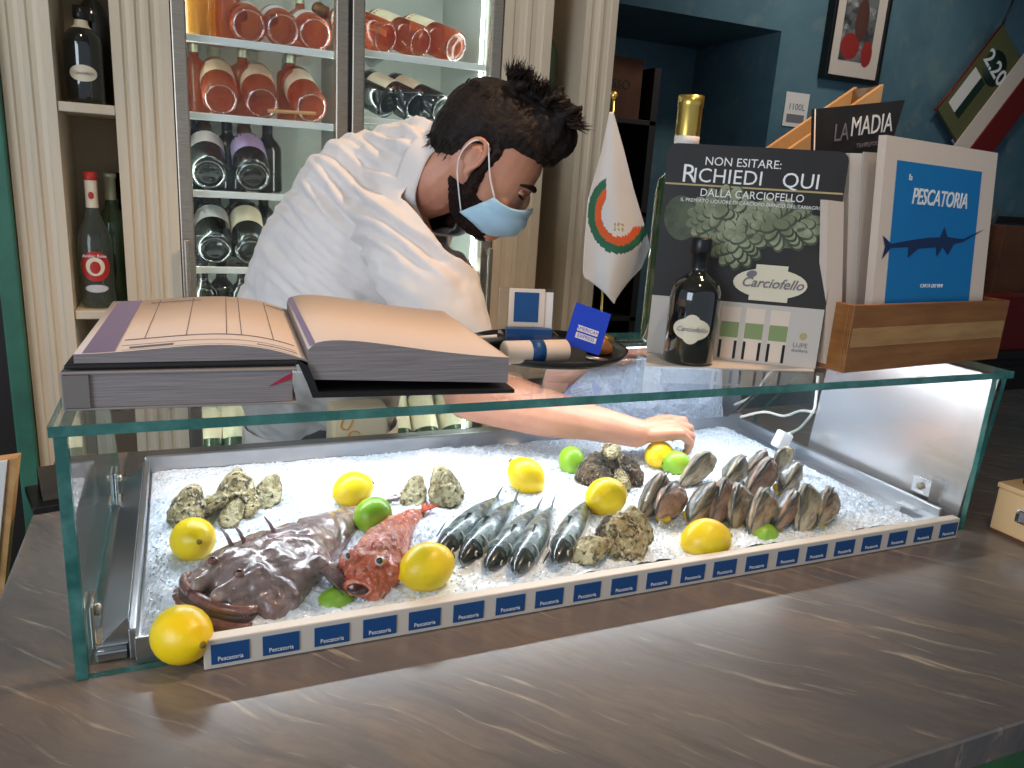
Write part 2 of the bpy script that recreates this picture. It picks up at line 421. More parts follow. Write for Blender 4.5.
# shelf niches between pilasters
def niche(label, x0, x1, shelves):
    t = thing('shelf_unit', label, 'shelf unit', ((x0+x1)/2, 2.2, 0)); ox = (x0+x1)/2
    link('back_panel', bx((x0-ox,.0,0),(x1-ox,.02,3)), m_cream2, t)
    for z in shelves:
        link('shelf', bx((x0-ox+.001,-.245,z-.02),(x1-ox-.001,-.001,z),.002), m_cream, t)
    return t
zs1 = ony(85,103,YU).z; zs2 = ony(95,311,YU).z
niche('narrow cream shelf niche with bottles between two fluted pilasters left of the fridge', -.222, -.112, [zs1, zs2, .72, 2.05])
niche('empty shadowed cream niche between pilasters right of the glass fridge', .912, 1.005, [1.69, 1.0])
# ================================================================ wine fridge
fx0, fx1 = .006, .776; fy = 1.95
fr = thing('wine_fridge', 'tall steel framed glass door wine fridge, lit inside, behind the man', 'fridge', (0,fy,0))
def fp(name, lo, hi, m, bev=0, parent=None):
    return link(name, bx((lo[0],lo[1]-fy,lo[2]),(hi[0],hi[1]-fy,hi[2]),bev), m, parent or fr)
fp('back_panel', (fx0,2.42,.1), (fx1,2.44,2.9), mat('fridge lining', (186,190,182), .45))
fp('side_panel', (fx0,1.99,.1), (fx0+.012,2.42,2.9), MATS['fridge lining']); fp('side_panel', (fx1-.012,1.99,.1), (fx1,2.42,2.9), MATS['fridge lining'])
fp('plinth', (fx0,1.96,0), (fx1,2.44,.1), m_steeld)
fp('top_panel', (fx0,1.96,2.9), (fx1,2.44,2.95), m_steeld)
xd = .395
def door(x0, x1, hx):
    bm = bmesh.new(); w = .03
    for lo, hi in [((x0,-.0,.1),(x0+w,.035,2.9)), ((x1-w,0,.1),(x1,.035,2.9)), ((x0+w,0,.1),(x1-w,.035,.16)), ((x0+w,0,2.84),(x1-w,.035,2.9))]: box(bm, lo, hi, .003)
    d = link('door', bm, m_steel, fr)
    g = link('pane', bx((x0+w,.014,.16),(x1-w,.02,2.84)), m_glass, d)
    bm = bmesh.new(); za, zb = ony(487,255,1.93).z, ony(487,300,1.93).z
    box(bm, (hx-.006,-.035,zb-.06), (hx+.006,-.023,za+.02), .003); box(bm, (hx-.005,-.024,zb-.05),(hx+.005,.0,zb-.038)); box(bm, (hx-.005,-.024,za),(hx+.005,.0,za+.012))
    link('handle', bm, m_steel, d)
door(fx0, xd-.006, fx0+.012); door(xd+.002, fx1, fx1-.014)
SH_L = [ony(250,y,2.02).z for y in (44,119,194,268)] ; SH_L += [2*SH_L[3]-SH_L[2]]
sh_low = ony(430,452,2.05).z
SH_R = [ony(425,60,2.02).z, ony(400,122,2.02).z, ony(468,272,2.02).z]
def shelfpart(x0, x1, z):
    bm = bmesh.new(); box(bm, (x0,.06,z-.006), (x1,.40,z), .001); s = link('shelf', bm, m_acryl, fr)
    bm = bmesh.new(); box(bm, (x0,.048,z-.012), (x1,.06,z+.004), .002); link('shelf_rail', bm, mat('white rail', (226,232,232), .3) if 'white rail' not in MATS else MATS['white rail'], s)
for z in SH_L + [sh_low-.02]: shelfpart(fx0+.014, xd-.004, z)
for z in SH_R + [SH_L[4], sh_low-.02]: shelfpart(xd+.004, fx1-.014, z)
link('dark_gap_strip', bx((xd-.0058,.004,.1),(xd+.0018,.05,2.9)), m_black, fr)  # black strip added to hide the light strips and keep the door gap dark
link('divider', bx((xd-.004,.06,.1),(xd+.004,.4,2.9)), MATS['fridge lining'], fr)
for x, w in ((fx0+.02,.006), (xd-.012,.006), (fx1-.035,.006), (xd+.01,.005)):
    link('light_strip', bx((x,.062,.3),(x+w,.07,2.8)), m_fled, fr)
for z in (ony(468,264,2.2).z-.004,):
    link('light_strip', bx((xd+.05,.2,z-.012),(fx1-.05,.215,z)), m_fled, fr)
# ================================================================ bottles
def bottle_profile(kind, R, H):
    if kind == 'wine': return [(0,.012),(R*.5,.006),(R*.86,0),(R,.006),(R,H*.56),(R*.96,H*.62),(R*.72,H*.69),(R*.42,H*.75),(R*.36,H*.8),(R*.36,H*.97),(R*.42,H*.975),(R*.42,H),(0,H)]
    if kind == 'bordeaux': return [(0,.012),(R*.5,.006),(R*.86,0),(R,.006),(R,H*.62),(R*.94,H*.67),(R*.6,H*.71),(R*.38,H*.74),(R*.36,H*.8),(R*.36,H*.97),(R*.42,H*.975),(R*.42,H),(0,H)]
    if kind == 'spirit': return [(0,.008),(R*.9,0),(R,.008),(R,H*.5),(R*.9,H*.56),(R*.6,H*.64),(R*.38,H*.72),(R*.34,H*.76),(R*.34,H),(0,H)]
    if kind == 'jug': return [(0,.006),(R*.9,0),(R,.01),(R,H*.52),(R*.93,H*.58),(R*.7,H*.635),(R*.42,H*.66),(R*.33,H*.69),(R*.33,H*.8),(R*.36,H*.81),(0,H*.82)]
def prof_r(prof, z):
    for (r0, z0), (r1, z1) in zip(prof[2:], prof[3:]):
        if z0 <= z <= z1: return r0 + (r1-r0)*(z-z0)/max(z1-z0, 1e-6)
    return prof[-2][0]
def band(prof, za, zb, a0=0, a1=2*PI, off=.0005, n=24, k=4):
    bm = bmesh.new(); rows = []
    for j in range(k+1):
        z = za+(zb-za)*j/k; r = prof_r(prof, z)+off
        rows.append([bm.verts.new((r*math.cos(a0+(a1-a0)*i/n), r*math.sin(a0+(a1-a0)*i/n), z)) for i in range(n+1)])
    for a, b in zip(rows, rows[1:]):
        for i in range(n):
            f = bm.faces.new((a[i], a[i+1], b[i+1], b[i])); f.smooth = True
    return bm
def disc_label(prof, zc, h, w, off=.0008, n=24, ang=-PI/2):
    """oval label wrapped on bottle facing -y"""
    bm = bmesh.new(); c = None; ring = []
    def pt(u, v):
        z = zc+v*h/2; r = prof_r(prof, z)+off; a = ang+u*w/2/r
        return bm.verts.new((r*math.cos(a), r*math.sin(a), z))
    rings = [[pt(k/4*math.cos(2*PI*i/n), k/4*math.sin(2*PI*i/n)) for i in range(n)] for k in range(1,5)]; c = pt(0,0)
    for i in range(n):
        bm.faces.new((c, rings[0][i], rings[0][(i+1)%n]))
        for a, b in zip(rings, rings[1:]): bm.faces.new((a[i], b[i], b[(i+1)%n], a[(i+1)%n]))
    return bm
def make_bottle(label, kind, glass, lab, foil, R=.04, H=.29, group=None, cap_from=.8, lab_z=(.2,.48), ring=True):
    t = thing('bottle', label, 'bottle', group=group)
    p = bottle_profile(kind, R, H)
    link('glass_body', lat(p, 28), glass, t)
    if ring: link('base_ring', lat([(R*.74,.0025),(R*.77,-.001),(R*.83,-.001),(R*.87,.001)], 28), m_punt, t)
    if lab: link('label', band(p, H*lab_z[0], H*lab_z[1], 0, 2*PI), lab, t)
    if foil: link('cap', lat([(R*.38,H*cap_from),(R*.385,H*.965),(R*.45,H*.97),(R*.45,H+.001),(0,H+.0012)], 20), foil, t)
    return t, p
def lie(o, px, py, zshelf, y, tilt=42, lean=0, R=.04):
    """base toward the room at pixel-guided x, neck up and back; rests on shelf at zshelf"""
    p = ony(px, py, y); a = math.radians(tilt); l = math.radians(lean)
    ax = Vector((math.sin(l), math.cos(a)*math.cos(l), math.sin(a)*math.cos(l))).normalized()
    z0 = zshelf + R*math.cos(a) + .002
    pose(o, (p.x, y, z0), zdir=ax, xdir=(1,0,0)); return o
def stand(o, x, y, z): o.location = (x, y, z+.001); return o
P = {}
def proto(key, *a, **k):
    P[key] = [make_bottle(*a, **k)[0], False]
def get(key, label, group=None):
    r, used = P[key]
    if not used:
        P[key][1] = True; o = r; o['label'] = label
        if group: o['group'] = group
        return o
    return dup(r, label, group)
proto('rose1', 'x', 'bordeaux', m_rose, m_labw, m_foilg, .041, .28, lab_z=(.28,.5))
proto('rose2', 'x', 'bordeaux', m_rose, m_lab, m_foilg, .041, .28, lab_z=(.3,.56))
proto('rose3', 'x', 'wine', m_rose, m_lab, m_foilb, .041, .29, lab_z=(.3,.6))
proto('dark1', 'x', 'wine', m_btl, m_labw, m_foilb, .042, .27, lab_z=(.34,.56))
proto('dark2', 'x', 'wine', m_btl, m_labp, m_foilb, .042, .27, lab_z=(.3,.58))
proto('dark3', 'x', 'bordeaux', m_btl, m_lab, m_foil, .040, .28, lab_z=(.3,.56))
proto('grn', 'x', 'bordeaux', m_btg, m_lab, m_foilg, .038, .28, lab_z=(.2,.6))
proto('blk', 'x', 'wine', m_btl, None, m_foil, .035, .185, ring=False)
proto('roseup', 'x', 'bordeaux', m_rose, None, m_foilg, .033, .188, ring=False)
proto('jug', 'x', 'spirit', m_amber, None, None, .05, .19, ring=False)
E1, E2, E3, E4, E5 = SH_L
g = 'rose wine bottles in the fridge'
y0 = 2.03
lie(get('rose1','rose wine bottle with grey label, leftmost lying one on the upper left fridge shelf',g), 283,27,E1,y0,14)
lie(get('rose1','rose wine bottle with grey label, middle lying one on the upper left fridge shelf',g), 249,20,E1,y0,14)
lie(get('rose1','rose bottle with grey label lying on the upper fridge shelf beside the steel divider',g), 315,32,E1,y0,14)
stand(get('jug','round amber spirit bottle standing at the left end of the upper fridge shelf'), ony(193,10,2.08).x, 2.08, E1)
stand(get('roseup','rose bottle standing between the amber bottle and the lying bottles, upper fridge shelf',g), ony(226,10,2.12).x, 2.12, E1)
stand(get('roseup','rose bottle standing behind the lying bottles near the divider, upper fridge shelf',g), ony(300,10,2.3).x, 2.3, E1)
for px, w in ((221,'left'),(262,'middle'),(311,'right')):
    lie(get('rose2','%s of three rose bottles with cream labels lying on the second fridge shelf'%w,g), px,98,E2,y0,24, -4 if w=='right' else 0)
for px, w in ((195,'standing at the far left of the second fridge shelf'),(243,'standing behind the left pair of lying bottles, second shelf'),(290,'standing behind the right pair of lying bottles, second shelf')):
    stand(get('roseup','orange rose bottle '+w,g), ony(px,90,2.17).x, 2.17, E2)
st = link('wooden_stick', tb([ony(268,117,1.995)+Vector((0,0,.014)), ony(316,118,1.995)+Vector((0,0,.010))], .004, 8), m_pine)
tag(st, 'short pale wooden stick lying in front of the rose bottles on the second fridge shelf', 'stick')
g = 'dark wine bottles in the fridge'
lie(get('dark1','dark wine bottle with grey label lying at the left of the third fridge shelf',g), 209,172,E3,y0,26,0,.042)
lie(get('dark2','dark wine bottle with lilac label lying on the third fridge shelf',g), 253,172,E3,y0,26,0,.042)
for px, w in ((228,'between the grey and lilac labelled bottles on the third shelf'),(268,'right of the lilac labelled bottle on the third shelf'),(192,'at the far left of the third shelf')):
    stand(get('blk','dark bottle standing '+w,g), ony(px,160,2.2).x, 2.2, E3)
lie(get('dark1','large dark wine bottle with grey label lying at the left of the fourth fridge shelf',g), 215,246,E4,y0,26,0,.042)
lie(get('dark3','dark wine bottle with small cream label lying on the fourth fridge shelf by the man',g), 251,246,E4,y0,28,0)
for i, px in enumerate((199,217,235,264)):
    stand(get('blk','dark bottle at the back of the fourth fridge shelf, %s in the row' % ('leftmost','second from left','third from left','rightmost')[i],g), ony(px,230,2.28).x, 2.28, E4)
for i, px in enumerate((203,222,243)):
    stand(get('blk','dark bottle on the fifth fridge shelf just above the open book, %s of three' % ('left','middle','right')[i],g), ony(px,292,2.06+.06*(i%2)).x, 2.06+.06*(i%2), E5)
g = 'rose wine bottles in the fridge'
for px, w in ((386,'left'),(421,'middle'),(456,'right')):
    lie(get('rose3','%s of three pale labelled rose bottles lying in the right fridge compartment'%w,g), px,44,SH_R[0],y0,20,-26)
g = 'dark wine bottles in the fridge'
for px, w in ((388,'left'),(416,'middle'),(442,'right')):
    lie(get('dark3' if w!='left' else 'blk','%s of three dark bottles leaning behind the man in the right fridge compartment'%w,g), px,110,SH_R[1],y0,22,-30)
for px, w in ((402,'left'),(429,'middle'),(457,'right')):
    lie(get('grn','%s of three green bottles low in the right fridge compartment, behind the case'%w,'green bottles low in the fridge'), px,440,sh_low-.02,2.06,48,0,.038)
for i, px in enumerate((212,236,258)):
    lie(get('grn','%s of three green bottles low in the left fridge compartment, behind the case'%('left','middle','right')[i],'green bottles low in the fridge'), px,455,sh_low-.02,2.1,55,0,.038)
# bottles in the left niche
z = zs1
t, p = make_bottle('squat black liqueur bottle with oval cream label on the top niche shelf', 'jug', m_btl, None, None, .038, .24, ring=False)
link('oval_label', disc_label(p, .062, .034, .058), m_lab, t); text('Carciofello', .0090, frame((0,-.0398,.062),(1,0,0),(0,0,1)), m_ink, t, shear=.3)
link('neck_label', band(p, .155, .172, 0, 2*PI), m_lab, t)
link('cap', lat([(.0145,.175),(.0155,.178),(.0155,.2),(0,.201)], 16), m_black, t); stand(t, -.172, 2.03, z)
t, p = make_bottle('tall dark bottle behind the squat liqueur bottle on the top niche shelf', 'wine', m_btl, None, m_foil, .034, .31, ring=False); stand(t, -.156, 2.125, z)
z = zs2
t, p = make_bottle('clear spirit bottle with round red label standing on the lower niche shelf', 'spirit', m_clr, None, None, .036, .30, ring=False)
link('round_label', disc_label(p, .096, .068, .066), m_lred, t)
link('label_ring', disc_label(p, .096, .042, .040, .0014), m_lab, t); link('label_figure', disc_label(p, .094, .028, .022, .002), m_lred, t)
link('lower_label', disc_label(p, .046, .018, .05), m_labw, t)
text('Amber Rose', .0095, frame((0,-.0390,.120),(1,0,0),(0,0,1)), m_txt, t)
link('neck_label', band(p, .225, .292, 0, 2*PI), m_lab, t); link('neck_seal', disc_label(p, .252, .016, .012, .0012), m_lred, t)
link('cap', lat([(.0135,.285),(.014,.287),(.014,.303),(0,.304)], 16), m_lred, t); stand(t, -.175, 2.01, z)
for i, (x, y, l) in enumerate([(-.142,2.09,'green bottle with pale cap behind the red labelled spirit bottle'),(-.133,2.165,'dark bottle at the back right of the lower niche shelf')]):
    t, p = make_bottle(l, 'wine', m_btg if i == 0 else m_btl, None, m_foilg if i == 0 else m_foil, .032, .30, ring=False); stand(t, x, y, z)
# bottle in right niche
t, p = make_bottle('bottle with orange cap standing in the niche right of the fridge, above the man\'s hair', 'wine', m_btg, None, mat('orange foil', (190,74,30), .4), .036, .30, ring=False); stand(t, .945, 2.06, 1.69)
# ================================================================ opening in back wall: shelf and boxes
s = thing('storage_rack', 'dark wooden storage rack inside the deep opening of the blue wall', 'rack', (1.55,3.0,0))
link('back_panel', bx((-.45,.12,0),(.25,.14,2.0)), m_dark, s)
for z in (1.0,1.44,1.80): link('shelf', bx((-.45,-.2,z-.02),(.25,.12,z),.002), m_dark, s)
for x in (-.45,.22): link('upright', bx((x,-.2,0),(x+.03,.12,2.0)), m_dark, s)
def carton(label, lo, hi, m, rotz=0, txt=None):
    t = thing('cardboard_box', label, 'box', ((lo[0]+hi[0])/2,(lo[1]+hi[1])/2,lo[2]), (0,0,rotz))
    w, d, h = [(hi[i]-lo[i]) for i in range(3)]
    link('carton', bx((-w/2,-d/2,0),(w/2,d/2,h),.003), m, t)
    link('tape', bx((-.02,-d/2-.001,h*.75),(.02,d/2+.001,h+.001)), m_pine if 0 else m_brown, t)
    if txt: text(txt, h*.22, frame((0,-d/2-.0015,h*.55),(1,0,0),(0,0,1)), m_dark, t)
    return t
carton('reddish brown printed carton on the rack in the wall opening, left one', (1.32,2.84,1.80),(1.44,3.02,1.99), mat('red brown card', (128,58,34), .7), txt='BUON')
carton('larger brown carton on the rack in the wall opening, right one', (1.47,2.84,1.80),(1.74,3.04,2.03), m_brown, .05, txt='ROSSO')
tag(link('glass_jar', lat([(0,0),(.04,0),(.043,.01),(.043,.09),(.03,.11),(.03,.13),(0,.13)],20), m_btg, None, loc=(1.28,2.86,1.441)), 'dark glass jar on the lower shelf of the rack in the wall opening', 'jar')
# price card on wall
c = thing('wall_card', 'small printed white card pinned to the blue wall beside the opening', 'card', (2.325,2.597,1.88))
link('card', bx((-.06,-.002,-.065),(.06,0,.065)), m_white, c)
text('1100L', .035, frame((0,-.0026,.01),(1,0,0),(0,0,1)), m_ink, c)
link('printed_block', bx((-.045,-.0028,-.05),(.045,-.002,-.018)), m_ink, c)
# picture
def quadpic():
    t = thing('picture_frame', 'black framed photograph with wide cream mat hanging on the blue wall', 'picture', (2.56,2.58,2.0))
    W2, Z0, Z1 = .148, .01, .50
    bm = bmesh.new(); w = .016
    box(bm, (-W2,-.022,Z0),(-W2+w,.018,Z1),.002); box(bm, (W2-w,-.022,Z0),(W2,.018,Z1),.002); box(bm, (-W2+w,-.022,Z0),(W2-w,.018,Z0+w),.002); box(bm, (-W2+w,-.022,Z1-w),(W2-w,.018,Z1),.002)
    link('frame', bm, m_black, t)
    link('mat_board', bx((-W2+w,-.012,Z0+w),(W2-w,.016,Z1-w)), m_pap, t)
    pt = link('photograph', bx((-.085,-.0135,.085),(.085,-.012,.42)), mat('photo grey', (120,118,112), .4, mix=[((60,60,62), 14, .45, .6, 5), ((190,186,176), 20, .55, .7, 5)]), t)
    bm = bmesh.new()
    for e in [((-.035,-.014,.14),(.05,.001,.05)), ((.06,-.014,.12),(.03,.001,.05))]: ellip(bm, *e)
    link('red_shape', bm, mat('photo red', (160,44,34), .5), pt)
    bm = bmesh.new(); ellip(bm, (.01,-.0142,.24),(.035,.001,.08)); ellip(bm, (.02,-.0142,.34),(.018,.001,.024)); link('figure', bm, mat('photo brown', (96,56,44), .5), pt)
    link('glass', bx((-W2+w,-.0165,Z0+w),(W2-w,-.0155,Z1-w)), m_acryl, t)
quadpic()
# hanging magazines
hm = thing('hanging_magazines', 'slanted bundle of promotional leaflets hanging from a cord on the blue wall', 'magazines', (3.33,2.56,2.07), (0,math.radians(38),0))
link('cover', bx((-.13,-.012,-.26),(.13,0,.22),.001), mat('olive cover', (92,92,56), .5), hm)
cv = hm.children[0]
bm = bmesh.new(); lathe(bm, [(0,0),(.075,0),(.075,.0015),(0,.0015)], 28, 0, frame((-.02,-.0135,.08),(1,0,0),(0,0,1))); link('badge', bm, mat('badge green', (24,44,34), .5), cv)
text('2.20', .10, frame((-.02,-.0155,.08),(1,0,0),(0,0,1)), m_txt, cv, bold=.002)
link('pale_strip', bx((-.11,-.0135,-.2),(-.05,-.012,-.0)), m_white, cv); link('dark_strip', bx((-.05,-.0135,-.2),(-.01,-.012,-.0)), MATS['badge green'], cv)
link('leaflet', bx((.06,-.02,-.30),(.20,-.014,.26),.001), m_pap, hm); link('leaflet', bx((.14,-.03,-.28),(.26,-.022,.24),.001), m_darkred, hm); link('leaflet', bx((.05,.0,-.27),(.27,.006,.2),.001), m_purp, hm)
link('cord', tb([(-.13,-.006,.22),(-.17,0,.36),(-.17,.01,.44)], .004, 6), m_black, hm); link('cord', tb([(-.14,-.006,-.27),(-.13,-.006,-.1),(-.13,-.006,.22)], .006, 6), m_darkred, hm)
# ================================================================ counter
ct = thing('bar_counter', 'long grey brown veined stone bar counter carrying the seafood display case', 'counter', (1.2,.9,0))
ct_top = link('worktop', bx((-.2-1.2,.388-.9,1.008),(2.6-1.2,1.37-.9,ZC),.004), m_stone, ct)
bm = bmesh.new(); box(bm, (-.15-1.2,.47-.9,0),(2.55-1.2,1.25-.9,1.008))
link('base_panel', bm, m_green, ct)
bm = bmesh.new()
for k in range(7): box(bm, (-.1-1.2+k*.42,.455-.9,.0),(-.04-1.2+k*.42,.4702-.9,1.007),.004)
link('base_batten', bm, mat('batten green', (74,124,66), .5), ct)
# ================================================================ display case
XL, XR, YF, YR = -.106, 1.104, .728, 1.06
YB, ZB = 1.225, 1.083      # bottom edge of the sloping rear pane
dc = thing('display_case', 'low clear glass display case with steel tray standing on the stone counter', 'display case', (.5,.98,ZC))
O = Vector((.5,.98,ZC))
def cp(name, bm, m, parent=None, sm=False):
    bmesh.ops.translate(bm, vec=-O, verts=bm.verts); return link(name, bm, m, parent or dc, sm)
def pane_bm(pts, th):
    """pts: planar outline, th vector: thickness. faces 0 glass, rim 1 edge"""
    bm = bmesh.new(); a = [bm.verts.new(p) for p in pts]; b = [bm.verts.new(Vector(p)+Vector(th)) for p in pts]; n = len(pts)
    f = [bm.faces.new(a[::-1]), bm.faces.new(b)]
    for i in range(n):
        q = bm.faces.new((a[i],a[(i+1)%n],b[(i+1)%n],b[i])); q.material_index = 1
    bmesh.ops.recalc_face_normals(bm, faces=bm.faces); return bm
T = .010
cp('front_pane', pane_bm([(XL,YF,ZC+.0005),(XR,YF,ZC+.0005),(XR,YF,ZG-T-.0005),(XL,YF,ZG-T-.0005)], (0,.008,0)), [m_glass, m_edge])
cp('top_pane', pane_bm([(XL-.004,YF-.003,ZG-T),(XR+.03,YF-.003,ZG-T),(XR+.03,YR,ZG-T),(XL-.004,YR,ZG-T)], (0,0,T)), [m_glass, m_edge])
side = [(YF+.0085,ZC+.0005),(YB,ZC+.0005),(YB,ZB),(YR-.002,ZG-T-.0005),(YF+.0085,ZG-T-.0005)]
cp('side_pane', pane_bm([(XL,y,z) for y,z in side], (.010,0,0)), [m_glass, m_edge])
cp('side_pane', pane_bm([(XR+(z-ZC)*.10,y,z) for y,z in side], (.010,0,0)), [m_glass, m_edge])
# strips of green edge the eye sees along the front corner
cp('corner_edge', bx((XL-.0006,YF-.001,ZC+.001),(XL+.010,YF+.009,ZG-T-.001)), m_edge)
# satin inner panel on the right side
bm = bmesh.new(); s2 = [(YF+.012,ZC+.004),(1.062,ZC+.004),(1.062,ZG-T-.002),(YF+.012,ZG-T-.002)]
sp = [(XR-.004+(z-ZC)*.10,y,z) for y,z in s2]
a = [bm.verts.new(p) for p in sp]; b = [bm.verts.new(Vector(p)+Vector((.003,0,0))) for p in sp]
bm.faces.new(a[::-1]); bm.faces.new(b)
for i in range(4): bm.faces.new((a[i],a[(i+1)%4],b[(i+1)%4],b[i]))
bmesh.ops.recalc_face_normals(bm, faces=bm.faces)
cp('side_lining', bm, m_satin)
# rear sloping polished panel (right), left part open
nrm = Vector((0, ZG-T-ZB, YB-YR)).normalized()
def slope(t): return (YB+(YR-YB)*t, ZB+(ZG-T-ZB)*t)
(ya, za), (yb, zb) = slope(.01), slope(.985)
cp('rear_panel', pane_bm([(.585,ya,za),(1.035,ya,za),(1.085,yb,zb),(.535,yb,zb)], nrm*.004), [m_mirror, m_edge])
cp('rear_pane_edge', tb([(1.045,ya,za),(1.098,yb,zb)], .0035, 6), m_acryl)
# tray
bm = bmesh.new()
box(bm, (-.055,.7375,ZC+.001),(1.07,1.235,ZC+.006))                      # floor
box(bm, (-.062,.748,ZC+.001),(-.055,1.24,ZC+.034),.0015); box(bm, (1.07,.748,ZC+.001),(1.077,1.24,ZC+.030),.0015)
box(bm, (-.062,1.228,ZC+.001),(1.077,1.236,ZC+.038),.002)
cp('tray', bm, m_tray)
bm = bmesh.new(); box(bm, (-.092,.75,ZC+.001),(-.064,1.225,ZC+.012),.002); cp('tray_flange', bm, m_tray)
bm = bmesh.new(); poly(bm, [(-.062,.0),(-.090,.0),(-.062,.030)], .44, 0, Matrix(((1,0,0,0),(0,0,1,.76),(0,1,0,ZC+.012),(0,0,0,1)))); bmesh.ops.recalc_face_normals(bm, faces=bm.faces); cp('tray_side', bm, m_tray)
bm = bmesh.new(); box(bm, (-.092,1.238,ZC+.001),(1.10,1.34,ZC+.010),.002); cp('rear_shelf', bm, m_steeld)
bm = bmesh.new(); box(bm, (-.056,.7366,ZC+.0062),(.010,.7400,ZC+.030),.0006); cp('tray_front', bm, m_tray)
# clamps
def clamp(x, y, s):
    bm = bmesh.new(); box(bm, (x-.002,y-.017,ZC+.012),(x+.002,y+.017,ZC+.058),.001); box(bm, (x,y-.017,ZC+.012),(x+s*.03,y+.017,ZC+.015),.001)
    c = cp('bracket', bm, m_chrome)
    bm = bmesh.new(); lathe(bm, [(0,0),(.006,0),(.006,.003),(.004,.005),(0,.005)], 12, 0, frame((x+s*.002,y,ZC+.046),(0,s,0),(0,0,1))); cp('screw', bm, m_steel, c)
clamp(XL+.013, .775, 1); clamp(XL+.013, 1.13, 1); clamp(XR-.016, .80, -1)
# LED profile under the glass top
bm = bmesh.new(); box(bm, (XL+.02,1.035,ZG-T-.009),(XR,1.052,ZG-T-.0008),.001); cp('light_profile', bm, m_steel)
lp = dc.children[-1]
bm = bmesh.new(); box(bm, (XL+.03,1.037,ZG-T-.011),(XR-.01,1.050,ZG-T-.0092)); cp('led_strip', bm, m_led, lp)
# cable along the right rear corner
cb = thing('power_cable', 'white power cable with connector at the rear right corner of the glass case', 'cable', (1.1,1.08,ZC+.06))
zz = Vector((1.1,1.08,ZC+.06))
def cq(pts, r): return [Vector(p)-zz for p in pts]
cpts = [onz(819,378,1.285)]; xk = 1.13
def onx(px, py, x):
    r_ = ray(px, py); return CAM + r_*(x/r_.x)
cpath = [onx(818,376,1.118), onx(816,398,1.112), onx(813,412,1.106), ony(800,428,1.12), onz(788,434,1.098)]
link('lead', tb(cq(spline(cpath,6),0), .0028, 8), m_cable, cb)
cpath = [onx(814,412,1.106), ony(800,411,1.12), ony(784,416,1.15), ony(764,412,1.18), ony(740,417,1.20)]
link('lead', tb(cq(spline(cpath,6),0), .0028, 8), m_cable, cb)
pp = onz(784,437,1.092); bm = bmesh.new(); box(bm, (-.016,-.010,-.024),(.014,.010,.010),.004); bmesh.ops.transform(bm, matrix=Matrix.Translation(pp-zz)@Matrix.Rotation(.4,4,'Y'), verts=bm.verts)
link('connector', bm, m_cable, cb)
# ================================================================ ice
ZI = ZC+.021
def ice_h(x, y):
    h = ZI + .006*nz((x,y,0),9) + .004*nz((x,y,3),28) + .003*nz((x,y,5),70)
    e = min((x+.055)/.03, (1.04-x)/.05+.0, (1.235-y)/.04, (y-.72)/.012 if x>.045 else (y-.735)/.03)
    e = max(0, min(1, e)); 
    if x > .85: h -= .005*min(1,(x-.85)/.2)
    return ZC+.007 + (h-ZC-.007)*(e**.5)
bm = bmesh.new(); nx, ny = 340, 150; g_ = []
ix0, ix1, iy0, iy1 = -.052, 1.045, .7385, 1.226
for j in range(ny+1):
    row = []
    for i in range(nx+1):
        x = ix0+(ix1-ix0)*i/nx; y = iy0+(iy1-iy0)*j/ny
        row.append(bm.verts.new((x, y, ice_h(x,y)+.0022*nz((x,y,8),190))))
    g_.append(row)
for j in range(ny):
    for i in range(nx): bm.faces.new((g_[j][i],g_[j][i+1],g_[j+1][i+1],g_[j+1][i]))
rr = random.Random(3)
for k in range(9000):
    x = rr.uniform(ix0+.004, ix1-.006); y = rr.uniform(iy0+.004, iy1-.006); s = rr.uniform(.0012,.0036)
    z = ice_h(x,y)+s*.3
    q = Matrix.Translation((x,y,z)) @ Matrix.Rotation(rr.uniform(0,6),4,'Z') @ Matrix.Rotation(rr.uniform(0,3),4,'X')
    vs_ = [bm.verts.new(q @ Vector((rr.uniform(.5,1)*s*a, rr.uniform(.5,1)*s*b, rr.uniform(.5,1)*s*c))) for a,b,c in ((1,0,-.4),(-.5,.9,-.4),(-.5,-.9,-.4),(0,0,.9))]
    for f in ((0,1,3),(1,2,3),(2,0,3),(0,2,1)): bm.faces.new([vs_[t] for t in f])
ice = link('crushed_ice', bm, m_ice); tag(ice, 'bed of white crushed ice filling the steel tray in the glass case', 'ice'); ice['kind'] = 'stuff'
def ih(x, y): return ice_h(x, y)
# ================================================================ label rail
rl = thing('label_rail', 'long ivory rail of blue name labels along the front foot of the glass case', 'rail', (.577,.712,ZC))
RX0, RX1 = ony(203,645,.708).x, ony(959,525,.708).x
bm = bmesh.new(); box(bm, (RX0-.577,-.004,.0006),(RX1-.577,.010,.033),.0012); link('rail', bm, m_rail, rl)
pxs = [230,281,332,380,425,469,511,550,588,625,660,694,726,758,789,818,846,873,899,925,950]
lx = [ony(p, 640-(p-230)*.165, .708).x for p in pxs]
for i, x in enumerate(lx):
    w = .0355
    bl = link('label', bx((x-.577-w*.5,-.0052,.006),(x-.577+w*.5,-.0041,.0275)), m_blue, rl)
    text('Pescatoria', .0068, frame((x-.577,-.0056,.0115),(1,0,0),(0,0,1)), m_txt, bl, wx=.85, th=.0001)
